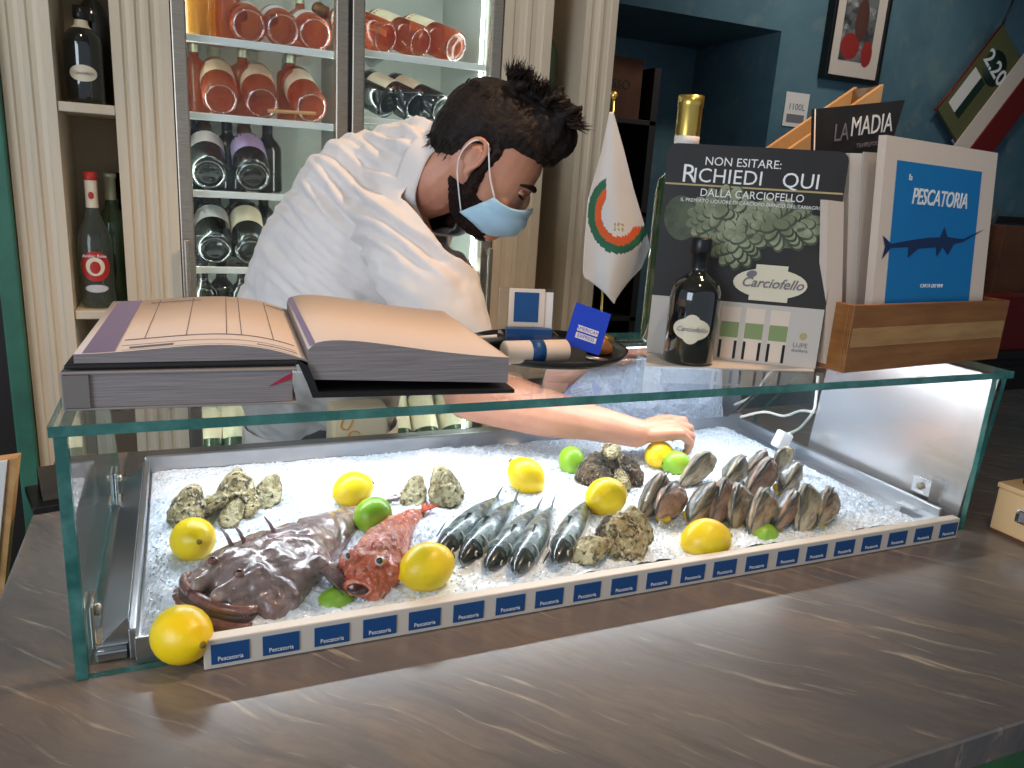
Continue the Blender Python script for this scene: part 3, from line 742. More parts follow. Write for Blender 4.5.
# ================================================================ citrus
def lemon_bm():
    prof = []; n = 18
    for k in range(n+1):
        t = k/n; z = -.037+.074*t; r = .0285*math.sin(PI*t)**.62
        if t < .08: r = .0285*math.sin(PI*.08)**.62*(t/.08)**.5*.55+.001*(t>0)
        if t > .92: r = .0285*math.sin(PI*.08)**.62*((1-t)/.08)**.5*.55
        prof.append((max(r,0) if 0<k<n else 0, z))
    return lat(prof, 28)
def make_citrus(kind):
    t = thing(kind, 'x', kind)
    if kind == 'lemon':
        link('peel', lemon_bm(), m_lemon, t); link('stem_scar', lat([(0,.0372),(.0032,.0368),(.0036,.0352),(.003,.034)],12), m_stem, t)
    else:
        n = 16; link('peel', lat([(0 if k in (0,n) else .0225*math.sin(PI*k/n)**.9, -.025*math.cos(PI*k/n)) for k in range(n+1)], 26), m_lime, t)
        link('stem_scar', lat([(0,.0262),(.0028,.0256),(.003,.0240)],12), m_stem, t)
    return t
CT = {'lemon': [make_citrus('lemon'), 0], 'lime': [make_citrus('lime'), 0]}
def citrus(kind, px, py, label, ax, scale=1, sink=.006):
    r = CT[kind]; o = r[0] if not r[1] else dup(r[0]); r[1] = 1; o['label'] = label; o['group'] = kind+'s on the ice'
    R_ = (.0285 if kind == 'lemon' else .0225)*scale
    p = onz(px, py, ZI+R_-sink)
    p.z = ih(p.x, p.y)+R_-sink
    pose(o, p, zdir=ax, xdir=(0,0,1), scale=scale); return o
citrus('lemon',193,539,'yellow lemon beside the pale oyster cluster at the left end of the ice',(.2,-.9,.3),.92)
citrus('lemon',181,622,'yellow lemon at the front left corner, under the monkfish snout',(.5,-.8,.1),1.0)
citrus('lemon',353,489,'yellow lemon lying behind the monkfish tail',(.9,.3,.1),.9)
citrus('lemon',427,566,'yellow lemon between the red scorpionfish and the mackerels, near the rail',(.95,.2,.15),1.0)
citrus('lemon',526,475,'yellow lemon behind the row of mackerels',(-.3,.3,.3),.95)
citrus('lemon',606,497,'yellow lemon just in front of the dark oyster heap',(.9,.2,.1),1.0)
citrus('lemon',706,540,'yellow lemon half sunk in ice in front of the banded clams, near the rail',(.95,-.1,.1),1.05,.022)
citrus('lemon',659,455,'yellow lemon almost hidden below the man\'s wrist',(.9,.4,.1),.85)
citrus('lime',373,516,'green lime between the monkfish tail and the red scorpionfish',(.8,.4,.2),1.05)
citrus('lime',571,462,'green lime to the left of the dark oyster heap',(.2,.4,.9),.95)
citrus('lime',676,461,'green lime directly under the man\'s fingertips',(-.9,.1,.1),1.0)
citrus('lime',336,606,'pale green lime half sunk between the monkfish and the scorpionfish by the rail',(.9,.1,.1),.95,.033)
citrus('lime',762,540,'pale green lime half sunk in ice under the clams by the rail',(.9,.1,.1),.95,.031)
# ================================================================ monkfish
def body_loft(bm, secs, n=28, bottom=.35, mi=0):
    """secs: (center Vector, halfwidth, height, side vector) dome cross sections; bottom flat-ish"""
    rings = []
    for c, w, h, s in secs:
        r = []
        for k in range(n):
            a = 2*PI*k/n; x = math.cos(a); z = math.sin(a)
            zz_ = h*(abs(z)**.85) if z >= 0 else -h*bottom*abs(z)**.8
            r.append(bm.verts.new(c + s*(w*x) + Vector((0,0,zz_))))
        rings.append(r)
    for a, b in zip(rings, rings[1:]):
        for k in range(n):
            f = bm.faces.new((a[k],a[(k+1)%n],b[(k+1)%n],b[k])); f.smooth = True; f.material_index = mi
    bm.faces.new(rings[0][::-1]); bm.faces.new(rings[-1])
    bmesh.ops.recalc_face_normals(bm, faces=bm.faces)
    return rings
def monkfish():
    base = onz(255,590,ZI+.012); base.z = ZI
    t = thing('monkfish', 'large wet brown monkfish with wide mouth lying at the left end of the ice', 'fish', base)
    sp_ = [onz(p[0],p[1],ZI+z) for p, z in (((222,604),.015),((232,594),.02),((248,580),.024),((274,562),.024),((304,542),.02),((332,522),.018),((358,507),.012),((392,499),.008))]
    ws = [.054,.068,.072,.064,.048,.036,.014,.004]; hs = [.018,.032,.044,.046,.038,.026,.014,.007]
    for p in sp_: p.z = ZI-.002
    hd = (sp_[0]-sp_[2]).normalized(); sdx = Vector((hd.y,-hd.x,0)).normalized()
    m0 = min((sp_[k]+sdx*ws[k]*s).y for k in (0,1,2,3) for s in (-1,1))
    dy = max(0, .757-min(m0, sp_[0].y-.024))
    for k, p in enumerate(sp_): p.y += dy*max(0,1-k*.13)
    cs = spline(sp_, 5); m = len(cs)
    secs = []
    for i, c in enumerate(cs):
        u = i/5; k = min(int(u), 6); f = u-k; w = ws[k]+(ws[k+1]-ws[k])*f; h = hs[k]+(hs[k+1]-hs[k])*f
        tdir = (cs[min(i+1,m-1)]-cs[max(i-1,0)]).normalized(); s = Vector((tdir.y,-tdir.x,0)).normalized()
        if u < 2: s = sdx.lerp(s, u/2).normalized() if s.dot(sdx) > 0 else (-sdx).lerp(s, u/2).normalized()
        secs.append((c-base, w, h, s))
    bm = bmesh.new(); body_loft(bm, secs)
    hd = (sp_[0]-sp_[2]).normalized(); sd = Vector((hd.y,-hd.x,0)).normalized()    # sd : to viewer's left?
    H = sp_[2]-base
    # skull ridges
    for s in (-1,1):
        a = H+hd*.00+sd*(s*.024)+Vector((0,0,.034)); b = H+hd*.048+sd*(s*.018)+Vector((0,0,.022))
        chain(bm, [(a,.012),(b,.009)])
        chain(bm, [(H-hd*.06+sd*(s*.046)+Vector((0,0,.022)),.015),(H+sd*(s*.048)+Vector((0,0,.018)),.012),(H+hd*.040+sd*(s*.040)+Vector((0,0,.013)),.010)])
    # fleshy flank lobes
    me = remesh(bm, .0028, 5, .5)
    def fn(p, n):
        top = max(0, n.z+.35)
        return top*(.0030*nz(p,22)+.0016*nz(p,60,3)+.0005*nz(p,140,7)) - .0028*max(0,1-abs(nz(p,19,9))*7)*top
    displace(me, fn); b_ = linkme('body', me, m_monk, t)
    # mouth: wide arc in front
    F = sp_[0]-base
    def arc(rad, z, a0, a1, fwd=0, n=16, sc=1.0):
        return [F+hd*(rad*.42*math.cos(a)+fwd)+sd*(rad*math.sin(a)*sc)+Vector((0,0,z)) for a in [math.radians(a0+(a1-a0)*k/n) for k in range(n+1)]]
    link('mouth_gape', tb(arc(.054,.007,-98,98,.001), [.003+.0055*math.sin(PI*k/16) for k in range(17)], 10), m_mouth, t)
    link('upper_lip', tb(arc(.0555,.015,-98,98,.000), [.004+.0025*math.sin(PI*k/16) for k in range(17)], 10), m_lip, t)
    link('lower_lip', tb(arc(.058,.000,-94,94,.008), [.004+.004*math.sin(PI*k/16) for k in range(17)], 10), m_lip, t)
    link('chin', tb(arc(.050,-.006,-80,80,.008), [.006+.006*math.sin(PI*k/16) for k in range(17)], 10), m_monkb, t)
    for k, p in enumerate(arc(.045,.009,-80,80,.006,13)):
        pass
    bm = bmesh.new()
    for p in arc(.0555,.011,-80,80,.004,22): lathe(bm, [(.0009,.0),(0,-.0055)], 5, 0, Matrix.Translation(p))
    link('teeth', bm, m_pearl, t)
    # eyes
    for s in (-1,1):
        e = H+hd*.026+sd*(s*.022)+Vector((0,0,.041))
        bm = bmesh.new(); ellip(bm, e, (.0062,.0062,.0045)); ey = link('eye', bm, m_lip, t, True)
        bm = bmesh.new(); ellip(bm, e+Vector((0,-.001,.0022)), (.0034,.0034,.003)); link('pupil', bm, m_eyeb, ey, True)
    # pectoral fins : fan toward viewer side and far side
    def fan(root, d0, d1, L, n=10, th=.0016, m=m_monk, name='pectoral_fin', drop=.02):
        bm = bmesh.new(); rows = []
        for k in range(n*2+1):
            f = k/(n*2); d = (Vector(d0).lerp(Vector(d1), f)).normalized(); l = L*(.92+.08*math.cos(k*PI))
            rows.append([root+d*l*q+Vector((0,0,-drop*q*q+.003*math.cos(k*PI)*q)) for q in (0.05,.35,.7,1)])
        A = [[bm.verts.new(p) for p in r] for r in rows]; B = [[bm.verts.new(p-Vector((0,0,th))) for p in r] for r in rows]
        for i in range(len(A)-1):
            for j in range(3):
                bm.faces.new((A[i][j],A[i][j+1],A[i+1][j+1],A[i+1][j])); bm.faces.new((B[i][j],B[i+1][j],B[i+1][j+1],B[i][j+1]))
            bm.faces.new((A[i][3],B[i][3],B[i+1][3],A[i+1][3]))
        for i in (0,len(A)-1):
            for j in range(3): bm.faces.new((A[i][j],B[i][j],B[i][j+1],A[i][j+1]))
        bmesh.ops.recalc_face_normals(bm, faces=bm.faces); return link(name, bm, m, t, True)
    q = onz(312,566,ZI+.025)-base
    fan(q, (.9,.45,0), (.55,-.83,0), .050)
    q = onz(262,548,ZI+.02)-base
    fan(q, (-.5,.9,0), (.3,.95,0), .030)
    # tail fin
    q = onz(385,500,ZI+.012)-base; fan(q, (.9,.55,0), (.98,-.1,0), .022, 5, name='tail_fin', drop=.0)
    # dorsal spines
    for p0, p1 in (((233,548),(225,531)), ((246,545),(241,528)), ((276,536),(272,524))):
        a = onz(*p0,ZI+.035)-base; b = a+Vector((-.012,.01,.022))
        link('dorsal_spine', tb([a,(a+b)/2+Vector((0,0,.003)),b],[.003,.002,.0008],6), m_monk, t)
    return t
monkfish()
# ================================================================ scorpionfish
def scorpion():
    base = onz(372,590,ZI+.012); base.z = ZI-.001
    t = thing('scorpionfish', 'spiny orange red scorpionfish facing forward beside the monkfish', 'fish', base)
    sp_ = [onz(369,600,ZI+.02), onz(372,588,ZI+.025), onz(377,570,ZI+.03), onz(386,548,ZI+.028), onz(398,531,ZI+.02), onz(411,519,ZI+.014), onz(424,511,ZI+.01)]
    ws = [.017,.025,.033,.032,.023,.014,.008]; hs = [.020,.032,.044,.044,.032,.019,.010]
    dy = max(0, .768-sp_[0].y)
    for p in sp_: p.z = ZI-.002; p.y += dy; dy *= .8
    cs = spline(sp_, 5); m = len(cs); secs = []
    for i, c in enumerate(cs):
        u = i/5; k = min(int(u), 5); f = u-k; w = ws[k]+(ws[k+1]-ws[k])*f; h = hs[k]+(hs[k+1]-hs[k])*f
        td = (cs[min(i+1,m-1)]-cs[max(i-1,0)]).normalized(); secs.append((c-base, w, h, Vector((td.y,-td.x,0)).normalized()))
    bm = bmesh.new(); body_loft(bm, secs)
    hd = (sp_[0]-sp_[2]).normalized(); sd = Vector((hd.y,-hd.x,0)).normalized(); H = sp_[2]-base
    for s in (-1,1):
        ellip(bm, H+hd*.018+sd*(s*.015)+Vector((0,0,.040)), (.0095,.0095,.0085)); ellip(bm, H-hd*.0+sd*(s*.025)+Vector((0,0,.019)), (.014,.014,.016))
    me = remesh(bm, .0018, 3, .5)
    def fn(p, n): return max(0,n.z+.5)*(.0022*nz(p,50)+.0020*nz(p,120,3)+.0016*max(0,nz(p,200,5)))
    displace(me, fn); linkme('body', me, m_scorp, t)
    F = sp_[0]-base
    ring = [F+hd*.0035+sd*(.0155*math.cos(a))+Vector((0,0,.013+.0060*math.sin(a))) + hd*(.003*math.sin(a)*-1) for a in [2*PI*k/20 for k in range(21)]]
    link('lips', tb(ring,.0032,8), m_scorp, t)
    bm = bmesh.new(); ellip(bm, F+hd*.002+Vector((0,0,.0125)), (.0135,.0135,.0052)); link('mouth_gape', bm, m_mouth, t, True)
    for s in (-1,1):
        e = H+hd*.022+sd*(s*.018)+Vector((0,0,.042)); bm = bmesh.new(); ellip(bm, e, (.0052,.0052,.0052)); ey = link('eye', bm, m_eyew, t, True)
        bm = bmesh.new(); ellip(bm, e+Vector((0,-.0016,.0015)), (.0041,.0041,.0041)); link('pupil', bm, m_eyeb, ey, True)
    def fan(root, d0, d1, L, n, name, up=0, m=m_scorp):
        bm = bmesh.new(); rows = []
        for k in range(n*2+1):
            f = k/(n*2); d = (Vector(d0).lerp(Vector(d1), f)).normalized(); l = L*(.86+.14*math.cos(k*PI))
            rows.append([root+d*l*q+Vector((0,0,up*q+.0015*math.cos(k*PI)*q)) for q in (0.05,.4,.75,1)])
        A = [[bm.verts.new(p) for p in r] for r in rows]; B = [[bm.verts.new(p-Vector((0,0,.0012))) for p in r] for r in rows]
        for i in range(len(A)-1):
            for j in range(3):
                bm.faces.new((A[i][j],A[i][j+1],A[i+1][j+1],A[i+1][j])); bm.faces.new((B[i][j],B[i+1][j],B[i+1][j+1],B[i][j+1]))
            bm.faces.new((A[i][3],B[i][3],B[i+1][3],A[i+1][3]))
        bmesh.ops.recalc_face_normals(bm, faces=bm.faces); return link(name, bm, m, t, True)
    fan(onz(398,562,ZI+.02)-base, (.95,.4,0), (.7,-.7,0), .042, 8, 'pectoral_fin', -.004, m_fin)
    fan(onz(352,574,ZI+.015)-base, (-.9,.1,0), (-.5,-.8,0), .022, 6, 'pectoral_fin', -.004, m_fin)
    fan(onz(421,512,ZI+.012)-base, (.3,.95,0), (.95,.3,0), .030, 6, 'tail_fin', .002, m_fin)
    # spiny dorsal crest
    crest = spline([p-base for p in sp_[2:6]], 4); bm = bmesh.new()
    for i, c in enumerate(crest):
        h = .040-.026*i/len(crest); a = c+Vector((0,0,h)); tube(bm, [a, a+Vector((.003,.006,.011*(1-.5*i/len(crest))))], [.0016,.0004], 5)
    link('dorsal_spines', bm, m_fin, t)
    return t
scorpion()
# ================================================================ mackerels
def mackerel():
    t = thing('mackerel', 'x', 'fish'); L_ = .215
    # local: x from head (0) to tail (L), back upward
    secs = []; prof = [(0,.002,.003),(.012,.009,.010),(.03,.0145,.0155),(.055,.0185,.019),(.09,.020,.021),(.125,.0175,.019),(.155,.0125,.0145),(.18,.007,.009),(.198,.0035,.0045),(.205,.0025,.003)]
    bmb = bmesh.new(); n = 24; rings = []
    pv = spline([Vector(p) for p in prof], 4)
    for x, w, h in pv: rings.append([bmb.verts.new((x, w*math.cos(2*PI*k/n), h*math.sin(2*PI*k/n)+.018)) for k in range(n)])
    for i,(a, b) in enumerate(zip(rings, rings[1:])):
        for k in range(n):
            f = bmb.faces.new((a[k],b[k],b[(k+1)%n],a[(k+1)%n])); f.smooth = True
            f.material_index = 0 if 1 <= k <= n//2-2 else 1
    bmb.faces.new(rings[0]); bmb.faces.new(rings[-1][::-1]); bmesh.ops.recalc_face_normals(bmb, faces=bmb.faces)
    link('body', bmb, [m_silver, m_belly], t)
    # dark head cap
    bm = bmesh.new(); hp = [p for p in pv if p.x <= .037]; rings = []
    for p in hp:
        x, w, h = p; rings.append([bm.verts.new((x-.0006, (w+.0009)*math.cos(a), (h+.0009)*math.sin(a)+.018)) for a in [math.radians(-25+230*k/16) for k in range(17)]])
    for a, b in zip(rings, rings[1:]):
        for k in range(16): f = bm.faces.new((a[k],b[k],b[k+1],a[k+1])); f.smooth = True
    bmesh.ops.recalc_face_normals(bm, faces=bm.faces); link('head_plate', bm, m_mhead, t)
    for s in (-1,1):
        bm = bmesh.new(); ellip(bm, (.022,s*.0118,.0215),(.0042,.0018,.0042)); e = link('eye', bm, m_eyew, t, True)
        bm = bmesh.new(); ellip(bm, (.022,s*.0130,.0218),(.0024,.0012,.0024)); link('pupil', bm, m_eyeb, e, True)
        # gill line
        link('gill_cover', tb([(.047+.004*math.sin(a), s*.0186*abs(math.cos(a))**.8+s*.0002, .018+.0185*math.sin(a)) for a in [math.radians(-50+120*k/10) for k in range(11)]], .0011, 6), m_belly, t)
        bm = bmesh.new(); poly(bm, [(.05,0),(.078,.004),(.082,.010),(.056,.006)], .0008, 0, frame((0,s*.0192,.012),(1,s*.12,0),(0,0,1))); link('pectoral_fin', bm, m_finm, t)
    bm = bmesh.new(); poly(bm, [(.196,.0),(.212,.009),(.226,.013),(.214,.0),(.226,-.013),(.212,-.009)], .0012, 0, frame((0,.0006,.018),(1,0,0),(0,0,1))); link('tail_fin', bm, m_finm, t)
    bm = bmesh.new(); poly(bm, [(.075,.0),(.082,.011),(.10,.003),(.112,0)], .001, 0, frame((0,.0005,.0385),(1,0,-.02),(0,0,1))); link('dorsal_fin', bm, m_finm, t)
    return t
mk = mackerel()
ml = [((434,549),(496,490),'leftmost of the five mackerels, its tail towards the pale oysters'),((463,557),(523,489),'second mackerel from the left, just behind the sprinkled ice'),((485,561),(537,500),'third of the five mackerels, lying closest against its left neighbour'),((515,567),(558,490),'fourth mackerel from the left, reaching nearest to the rail'),((558,558),(592,492),'rightmost mackerel, lying apart under the lemon by the dark oysters')]
for i, (h, tl, lb) in enumerate(ml):
    o = mk if i == 0 else dup(mk)
    a = onz(*h, ZI+.016); b = onz(*tl, ZI+.016); d = b-a; s = min(d.length/.212, 1.0)
    a.z = max(ih(a.x,a.y), ih((a.x+b.x)/2,(a.y+b.y)/2))-.010*s; o['label'] = 'blue grey mackerel, '+lb; o['group'] = 'mackerels on the ice'
    o.location = a; o.rotation_euler = (math.radians((12,-6,10,4,-8)[i]), 0, math.atan2(d.y,d.x)); o.scale = (s*1.0,s*.92,s*.95)
# ================================================================ shells
def shell_bm(seed, L_, W_, H_, rough=1, tear=.35, ridges=9, n=40, k=18, flat=False):
    bm = bmesh.new(); rings = []
    def outline(a):
        r = 1+.10*mnoise.noise(Vector((math.cos(a)*1.6,math.sin(a)*1.6,seed)))+.11*rough*mnoise.noise(Vector((math.cos(a)*4,math.sin(a)*4,seed+3)))+.05*rough*mnoise.noise(Vector((math.cos(a)*11,math.sin(a)*11,seed+5)))
        x = math.cos(a)*L_/2*r; y = math.sin(a)*W_/2*r*(1-tear*math.cos(a)); return x, y
    for j in range(k+1):
        q = j/k; ring = []
        for i in range(n):
            a = 2*PI*i/n; ox, oy = outline(a); ux, uy = ox*q+L_*.12*(1-q), oy*q
            h = H_*(1-q**2.4)**.75
            lay = math.sin(q*ridges*PI+2.5*mnoise.noise(Vector((ux*30,uy*30,seed))))
            saw = (q*5.2+1.6*mnoise.noise(Vector((ux*38,uy*38,seed+11)))) % 1.0
            h += rough*(-H_*.20*saw*(1-q**6) - H_*.30*abs(mnoise.noise(Vector((ux*60,uy*60,seed+21)))) + H_*.045*lay*(1-q**4)*.8 + H_*.34*mnoise.noise(Vector((ux*45,uy*45,seed+7))) + H_*.20*mnoise.noise(Vector((ux*130,uy*130,seed))))*(.35 if flat else 1)
            ring.append(bm.verts.new((ux, uy, h if q < 1 else 0)))
            if q == 0: break
        rings.append(ring)
    for i in range(n): bm.faces.new((rings[0][0], rings[1][i], rings[1][(i+1)%n]))
    for a, b in zip(rings[1:], rings[2:]):
        for i in range(n): bm.faces.new((a[i], b[i], b[(i+1)%n], a[(i+1)%n]))
    # closed base slightly inward
    c = bm.verts.new((L_*.05,0,-.0006))
    for i in range(n): bm.faces.new((rings[-1][(i+1)%n], rings[-1][i], c))
    bmesh.ops.recalc_face_normals(bm, faces=bm.faces)
    for f in bm.faces: f.smooth = True
    return bm
def oyster(seed, px, py, label, L_=.075, W_=.05, H_=.014, yaw=0, pitch=0, roll=0, m=None, lift=.010, group='oysters on the ice', z=None):
    p = onz(px, py, ZI+lift if z is None else z); 
    p.y = max(p.y, .752+W_*.42)
    if z is None: p.z = ih(p.x,p.y)+lift
    t = thing('oyster', label, 'oyster', p, (math.radians(roll), math.radians(pitch), math.radians(yaw)), group)
    m = m or m_oy
    link('upper_shell', shell_bm(seed, L_, W_, H_), m, t)
    bm = shell_bm(seed, L_*1.05, W_*1.06, H_*.9, 1); bmesh.ops.transform(bm, matrix=Matrix.Scale(-1,4,(0,0,1)), verts=bm.verts); bmesh.ops.reverse_faces(bm, faces=bm.faces); bmesh.ops.translate(bm, vec=(0,0,-.0008), verts=bm.verts)
    link('lower_shell', bm, m_oyp if m is not m_oyp else m_oy, t)
    return t
oyster(1,188,507,'knobbly beige oyster at the far left of the pale oyster cluster',.062,.046,.015,60,-50,0,lift=.022)
oyster(2,214,505,'broad pale oyster in the left cluster, just right of the leftmost one',.066,.048,.013,-70,-35,10,m_oyp,lift=.016)
oyster(3,236,492,'craggy brown oyster standing at the back of the left cluster',.064,.048,.016,75,-55,0,lift=.026)
oyster(4,233,512,'white bellied oyster lying in the middle of the left cluster',.056,.028,.010,62,-20,15,m_oyp,lift=.012)
oyster(5,251,503,'small greenish oyster leaning at the right of the left cluster',.050,.028,.010,62,-30,-20,lift=.014)
oyster(6,268,490,'yellowish oyster at the right end of the left cluster',.062,.038,.013,58,-35,0,m_oyp,lift=.018)
oyster(7,414,492,'small beige oyster standing left of the tall pale one behind the scorpionfish tail',.058,.036,.011,62,-35,0,m_oyp,lift=.014)
oyster(8,445,487,'tall pale oyster standing on edge behind the scorpionfish tail',.066,.048,.013,95,-50,0,m_oyp,lift=.024)
g = 'dark oysters in the heap'
oyster(9,592,472,'dark brown oyster at the left side of the dark heap',.07,.045,.016,50,-35,0,m_oyd,lift=.016,group=g)
oyster(10,612,463,'dark brown ridged oyster at the back of the dark heap',.066,.048,.016,85,-45,0,m_oyd,lift=.026,group=g)
oyster(11,630,470,'dark oyster at the right side of the dark heap, nearest the wrist',.062,.045,.016,120,-45,0,m_oyd,lift=.020,group=g)
oyster(12,604,480,'flatter brown oyster at the front left foot of the dark heap',.056,.032,.012,55,-15,0,m_oyd,lift=.012,group=g)
oyster(13,621,481,'yellow edged slender oyster at the front of the dark heap',.056,.026,.010,70,-20,0,m_oy,lift=.014,group=g)
oyster(14,613,452,'small whitish oyster perched on top of the dark heap',.030,.028,.010,20,-30,0,m_oyp,group=g,lift=.052)
oyster(15,592,551,'smooth pale oyster lying flat by the rail below the rightmost mackerel',.056,.050,.012,-20,-22,10,m_oyp,lift=.012)
oyster(16,611,534,'dark rounded oyster wedged behind the smooth pale one',.052,.042,.016,70,-40,0,m_oyd,lift=.018)
oyster(17,639,551,'large speckled oyster standing on edge against the rail',.072,.052,.014,80,-42,0,m_oy,lift=.020)
oyster(18,637,527,'beige oyster standing behind the large speckled one by the rail',.060,.040,.013,85,-45,0,m_oyp,lift=.024)
oyster(19,624,538,'small grey oyster half hidden between the dark and the speckled oysters',.044,.030,.012,80,-40,0,m_oyd,lift=.014)
# banded clams (long bivalves, slightly gaping)
def clam(seed, mc):
    t = thing('clam', 'x', 'clam')
    bm = shell_bm(seed, .076, .042, .017, .35, -.30, 7, 32, 14); link('upper_shell', bm, mc, t)
    t.children[0].rotation_euler = (math.radians(22),0,0); t.children[0].location = (0,0,.0015)
    bm = shell_bm(seed+1, .076, .042, .016, .35, -.30, 7, 32, 14); bmesh.ops.transform(bm, matrix=Matrix.Scale(-1,4,(0,0,1)), verts=bm.verts); bmesh.ops.reverse_faces(bm, faces=bm.faces)
    link('lower_shell', bm, m_clamg, t); t.children[1].rotation_euler = (math.radians(-22),0,0); t.children[1].location = (0,0,-.0015)
    bm = bmesh.new(); ellip(bm, (-.006,-.0165,0),(.030,.006,.0038)); link('lip', bm, m_pearl, t, True)
    bm = bmesh.new(); ellip(bm, (-.020,-.0125,0),(.007,.006,.010)); link('hinge_band', bm, m_hinge, t, True)
    return t
cl = [clam(31,m_clam), clam(47,m_clam2), clam(59,m_clam3)]; used_ = [0,0,0]
cpos = [((665,480),(642,512),'leftmost clam, pointing down left beside the speckled oyster'),((683,483),(655,520),'second clam of the front row, directly behind the front lemon\'s left end'),
 ((711,463),(682,480),'clam nearest to the lime under the man\'s hand'),((715,489),(689,518),'third clam of the front row, behind the front lemon'),
 ((730,487),(711,521),'steeply standing clam right of the front lemon'),((749,457),(718,489),'long open clam in the back row, second from the left'),
 ((744,490),(733,522),'reddish clam squeezed between the front lemon and the big front clam'),((772,468),(748,492),'pale clam in the middle of the back row'),
 ((802,463),(776,492),'clam with raised tip at the right end of the back row'),((772,493),(748,533),'big grey lipped clam nearest the rail, above the half sunk lime'),
 ((796,494),(775,526),'dark gaping clam in the front row, third from the right'),((813,494),(799,526),'narrow upright clam in the front row, second from the right'),
 ((834,490),(817,524),'rightmost clam, standing apart at the right end of the ice'),((764,455),(748,470),'small clam at the very back, nearest the rear panel'),
 ((787,455),(778,467),'small clam at the back beside the white connector')]
for i, (a, b, lb) in enumerate(cpos):
    k = i % 3; o = cl[k] if not used_[k] else dup(cl[k]); used_[k] = 1
    o['label'] = 'banded brown '+lb; o['group'] = 'clams on the ice'
    A = onz(*a, ZI+.034); B = onz(*b, ZI+.012); A.z = ih(A.x,A.y)+.038; B.z = ih(B.x,B.y)+.006
    d = (A-B); s = max(.8, min(1.2, d.length/.062)); c = (A+B)/2
    rot = frame(c, d.normalized(), Vector((-.45,.35,.82)))
    # local x along long axis (up/back), local y up so gape (-y) faces the viewer
    rr_ = rot @ Matrix.Rotation(math.radians((30,-5,14,42,4)[i%5]+30),4,'X') @ Matrix.Rotation(math.radians((8,-14,12,-6,16,-10,0)[i%7]),4,'Z')
    o.location = c+Vector((0,0,.0)); o.rotation_euler = rr_.to_euler(); o.scale = (s,s,s)
# ================================================================ books on the glass top
cb_ = thing('closed_book', 'thick closed grey book lying under the open register on the glass top', 'book', (.010,.908,ZG))
bk = Matrix.Rotation(math.radians(-4), 4, 'Z')
link('page_block', bx((-.098,-.146,.0025),(.098,.146,.0345),.001, mtx=bk), m_pagee, cb_)
bm = bmesh.new(); box(bm, (-.101,-.148,.0004),(.102,.148,.0026),.001, mtx=bk); box(bm, (-.101,-.148,.0344),(.102,.148,.0368),.001, mtx=bk); box(bm, (-.103,-.148,.0004),(-.100,.148,.0368),.001, mtx=bk)
link('cover', bm, mat('grey book cover', (142,134,130), .7), cb_)
link('spine_cap', bx((-.1005,-.1488,.0035),(-.080,-.1462,.034), mtx=bk), mat('grey tab', (118,110,104), .7), cb_)
bm = bmesh.new(); poly(bm, [(.076,.019),(.098,.026),(.098,.032),(.090,.028)], .001, 0, bk @ frame((0,-.1462,0),(1,0,0),(0,0,1))); link('ribbon', bm, m_red, cb_)
ob = thing('open_register', 'large open reservation register with ruled pages and black cover on the glass top', 'book', (.112,.906,ZG))
ob.scale = (.95,.94,1)
# page surface in local coords: x -.215...235, y -.155...155
def pz(x, side):
    if side < 0:
        u = (x+.207)/.217   # 0 at outer edge, 1 at gutter
        return .0475+.011*math.sin(PI*min(1,u**1.5))*.9 + .004*(1-u) - .006*u**6
    u = (x-.010)/.225
    return .0425+.016*math.sin(PI*min(1,(u*.9)**.5))*.9*(1-u)+.010*(1-u) - .002*u
def pblock(side, x0, x1, zb0, zb1, name):
    bm = bmesh.new(); n = 28; top=[]; bot=[]
    A=[];B=[];C_=[];D=[]
    for i in range(n+1):
        x = x0+(x1-x0)*i/n; z = pz(x, side); zb = zb0+(zb1-zb0)*i/n
        A.append(bm.verts.new((x,-.15,z))); B.append(bm.verts.new((x,.15,z+.002))); C_.append(bm.verts.new((x,-.15,min(zb,z-.002)))); D.append(bm.verts.new((x,.15,min(zb,z-.002))))
    for i in range(n):
        f = bm.faces.new((A[i],A[i+1],B[i+1],B[i])); f.material_index = 0; f.smooth = True
        for q in ((C_[i],C_[i+1],A[i+1],A[i]),(B[i],B[i+1],D[i+1],D[i]),(D[i],D[i+1],C_[i+1],C_[i])):
            g = bm.faces.new(q); g.material_index = 1
    for q in ((A[0],B[0],D[0],C_[0]),(A[-1],C_[-1],D[-1],B[-1])):
        g = bm.faces.new(q); g.material_index = 1
    return link(name, bm, [m_page, m_pagee], ob)
rot_ob = math.radians(-3); ob.rotation_euler = (0,0,rot_ob)
pl = pblock(-1, -.207, .010, .043, .043, 'left_pages'); pr = pblock(1, .010, .235, .022, .012, 'right_pages')
bm = bmesh.new(); box(bm, (-.215,-.156,.0385),(.0,.156,.0425),.0015)
poly(bm, [(.0,.0385),(.0,.0425),(.010,.036),(.016,.022),(.020,.0095),(.242,.0055),(.242,.0015),(.014,.004),(.008,.02)], .312, 0, Matrix(((1,0,0,0),(0,0,1,-.156),(0,1,0,0),(0,0,0,1))))
bmesh.ops.recalc_face_normals(bm, faces=bm.faces); link('cover', bm, m_blackm, ob)
def strip(side, x0, x1, y0, y1, m, name, parent):
    bm = bmesh.new(); n = max(1, int(abs(x1-x0)/.008)); A=[];B=[]
    for i in range(n+1):
        x = x0+(x1-x0)*i/n; z = pz(x, side)+.0004
        A.append(bm.verts.new((x,y0,z+.002*(y0+.15)/.3))); B.append(bm.verts.new((x,y1,z+.002*(y1+.15)/.3)))
    for i in range(n): bm.faces.new((A[i],A[i+1],B[i+1],B[i]))
    return bm
def strips(side, lst, m, name, parent):
    out = bmesh.new()
    for s in lst:
        b = strip(side, *s, None, None, None); me = bpy.data.meshes.new('q'); b.to_mesh(me); b.free(); out.from_mesh(me); bpy.data.meshes.remove(me)
    link(name, out, m, parent)
